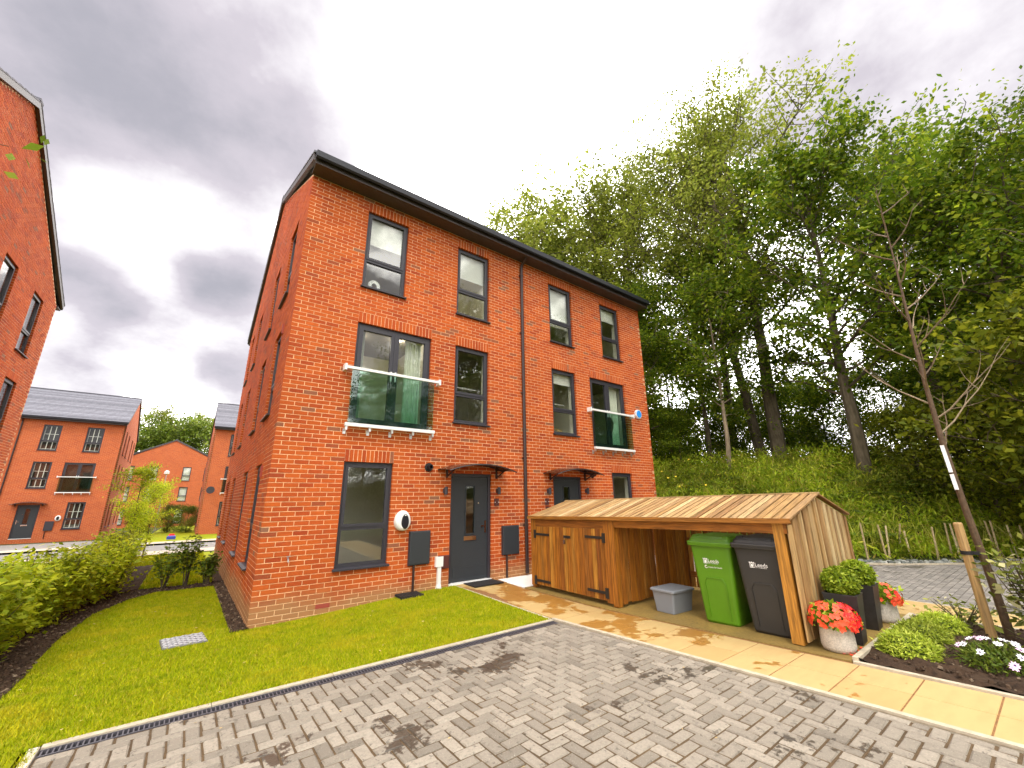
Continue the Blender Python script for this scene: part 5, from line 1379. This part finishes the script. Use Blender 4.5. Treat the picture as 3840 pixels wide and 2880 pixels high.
t = thing('street_lamp', 'white topped street lamp beside the distant gable house', 'street lamp', (-3.35, 47.5, -1.1))
obj('column', MB().tube([(0, 0, 0), (0, 0, 5.6)], [.07, .04], 8), MT['galv'], t); obj('lantern', MB().lathe([(.05, 5.6), (.22, 5.7), (.2, 5.95), (.05, 6.05)], n=10), MT['white'], t)
t = thing('toy_car', 'small red and blue ride on toy on the far grass', 'toy', (-1.55, 26.2, gz(-1.55, 26.2)+.03))
obj('body', rbox(MB(), [(.05, 0, 0, .22, .14), (.22, 0, 0, .22, .14), (.27, 0, 0, .16, .11)], .05), simple('toy_blue', (.03, .06, .35), .4), t); obj('top', rbox(MB(), [(.27, 0, 0, .15, .1), (.37, 0, 0, .12, .09)], .04), MT['pet_red'], t)

# lit ceiling spots behind the windows, as the photograph shows in the first floor room
def ceiling_spot(x, y, z, lab, power=5):
    t = thing('ceiling_spot', lab, 'ceiling light', (x, y, z))
    obj('bezel', MB().lathe([(.05, 0), (.05, -.012), (.04, -.014)], n=14), MT['white'], t)
    e, tt, b, o = new_mat('lamp_glow'); b.inputs['Emission Color'].default_value = (1, .93, .8, 1); b.inputs['Emission Strength'].default_value = 25
    obj('bulb', MB().lathe([(.036, -.0145), (.03, -.018)], n=12), e, t)
    ld = bpy.data.lights.new('spot_light', 'POINT'); ld.energy = power; ld.color = (1, .92, .78); ld.shadow_soft_size = .04
    lo = bpy.data.objects.new('spot_light', ld); C.objects.link(lo); lo.parent = t; lo.location = (0, 0, -.08)
ceiling_spot(3.6, 1.3, 7.97, 'lit ceiling spot in the top room left of the downpipe', 7)
ceiling_spot(1.45, 1.2, 5.345, 'lit ceiling spot behind the left leaf of the nearer balcony doors')
ceiling_spot(2.35, .95, 5.345, 'lit ceiling spot behind the right leaf of the nearer balcony doors')

# soil clods on the beds, and bits of pale litter on the lawn
mb = MB()
def clod(x, y, z, s_):
    R_ = Matrix.Rotation(random.random()*6, 3, 'Z') @ Matrix.Rotation(random.uniform(-.6, .6), 3, 'X')
    q = [Vector((a*s_*random.uniform(.5, 1), b*s_*random.uniform(.5, 1), c*s_*.7*random.uniform(.5, 1))) for a, b, c in ((-1, -1, -1), (1, -1, -1), (1, 1, -1), (-1, 1, -1), (-.6, -.6, 1), (.6, -.6, 1), (.6, .6, 1), (-.6, .6, 1))]
    mb.hexa([R_ @ v+Vector((x, y, z)) for v in q], random.random())
for x, y in scatter(2600, (-2.5, 0), (-3., 5.4), in_bed): clod(x, y, gz(x, y)+.02, random.uniform(.008, .028))
for k in range(1500):
    x, y = random.uniform(4.5, 6.8), random.uniform(-8.5, -6.1); clod(x, y, prof(y)+.03+.035*(math.sin(x*19+y*13)*math.sin(y*17-x*7)), random.uniform(.006, .022))
tag(obj('soil_clods', mb, varied('soil_crumb', [(0, (.030, .018, .010)), (.8, (.075, .045, .026)), (1, (.20, .15, .10))], .95, .3, 40), None), kind='stuff')
mb = MB()
for x, y in scatter(40, (-2., 3.3), (-2.75, 4.5), grass_ok):
    r = random.uniform(.008, .02); a = random.random()*6; z = gz(x, y)+.03
    mb.poly([(x+r*math.cos(a+q), y+r*.6*math.sin(a+q), z+random.uniform(0, .008)) for q in (0, 1.4, 3, 4.4)])
for k in range(60):
    x, y = random.uniform(-1.4, 4.3), random.uniform(-6.5, -3.1); r = random.uniform(.006, .016); a = random.random()*6; z = gz(x, y)+.010
    mb.poly([(x+r*math.cos(a+q), y+r*.6*math.sin(a+q), z+random.uniform(0, .004)) for q in (0, 1.4, 3, 4.4)])
tag(obj('leaf_litter', mb, simple('dry_leaf', (.42, .30, .12), .8, nz=.4, ns=2.), None), kind='stuff')
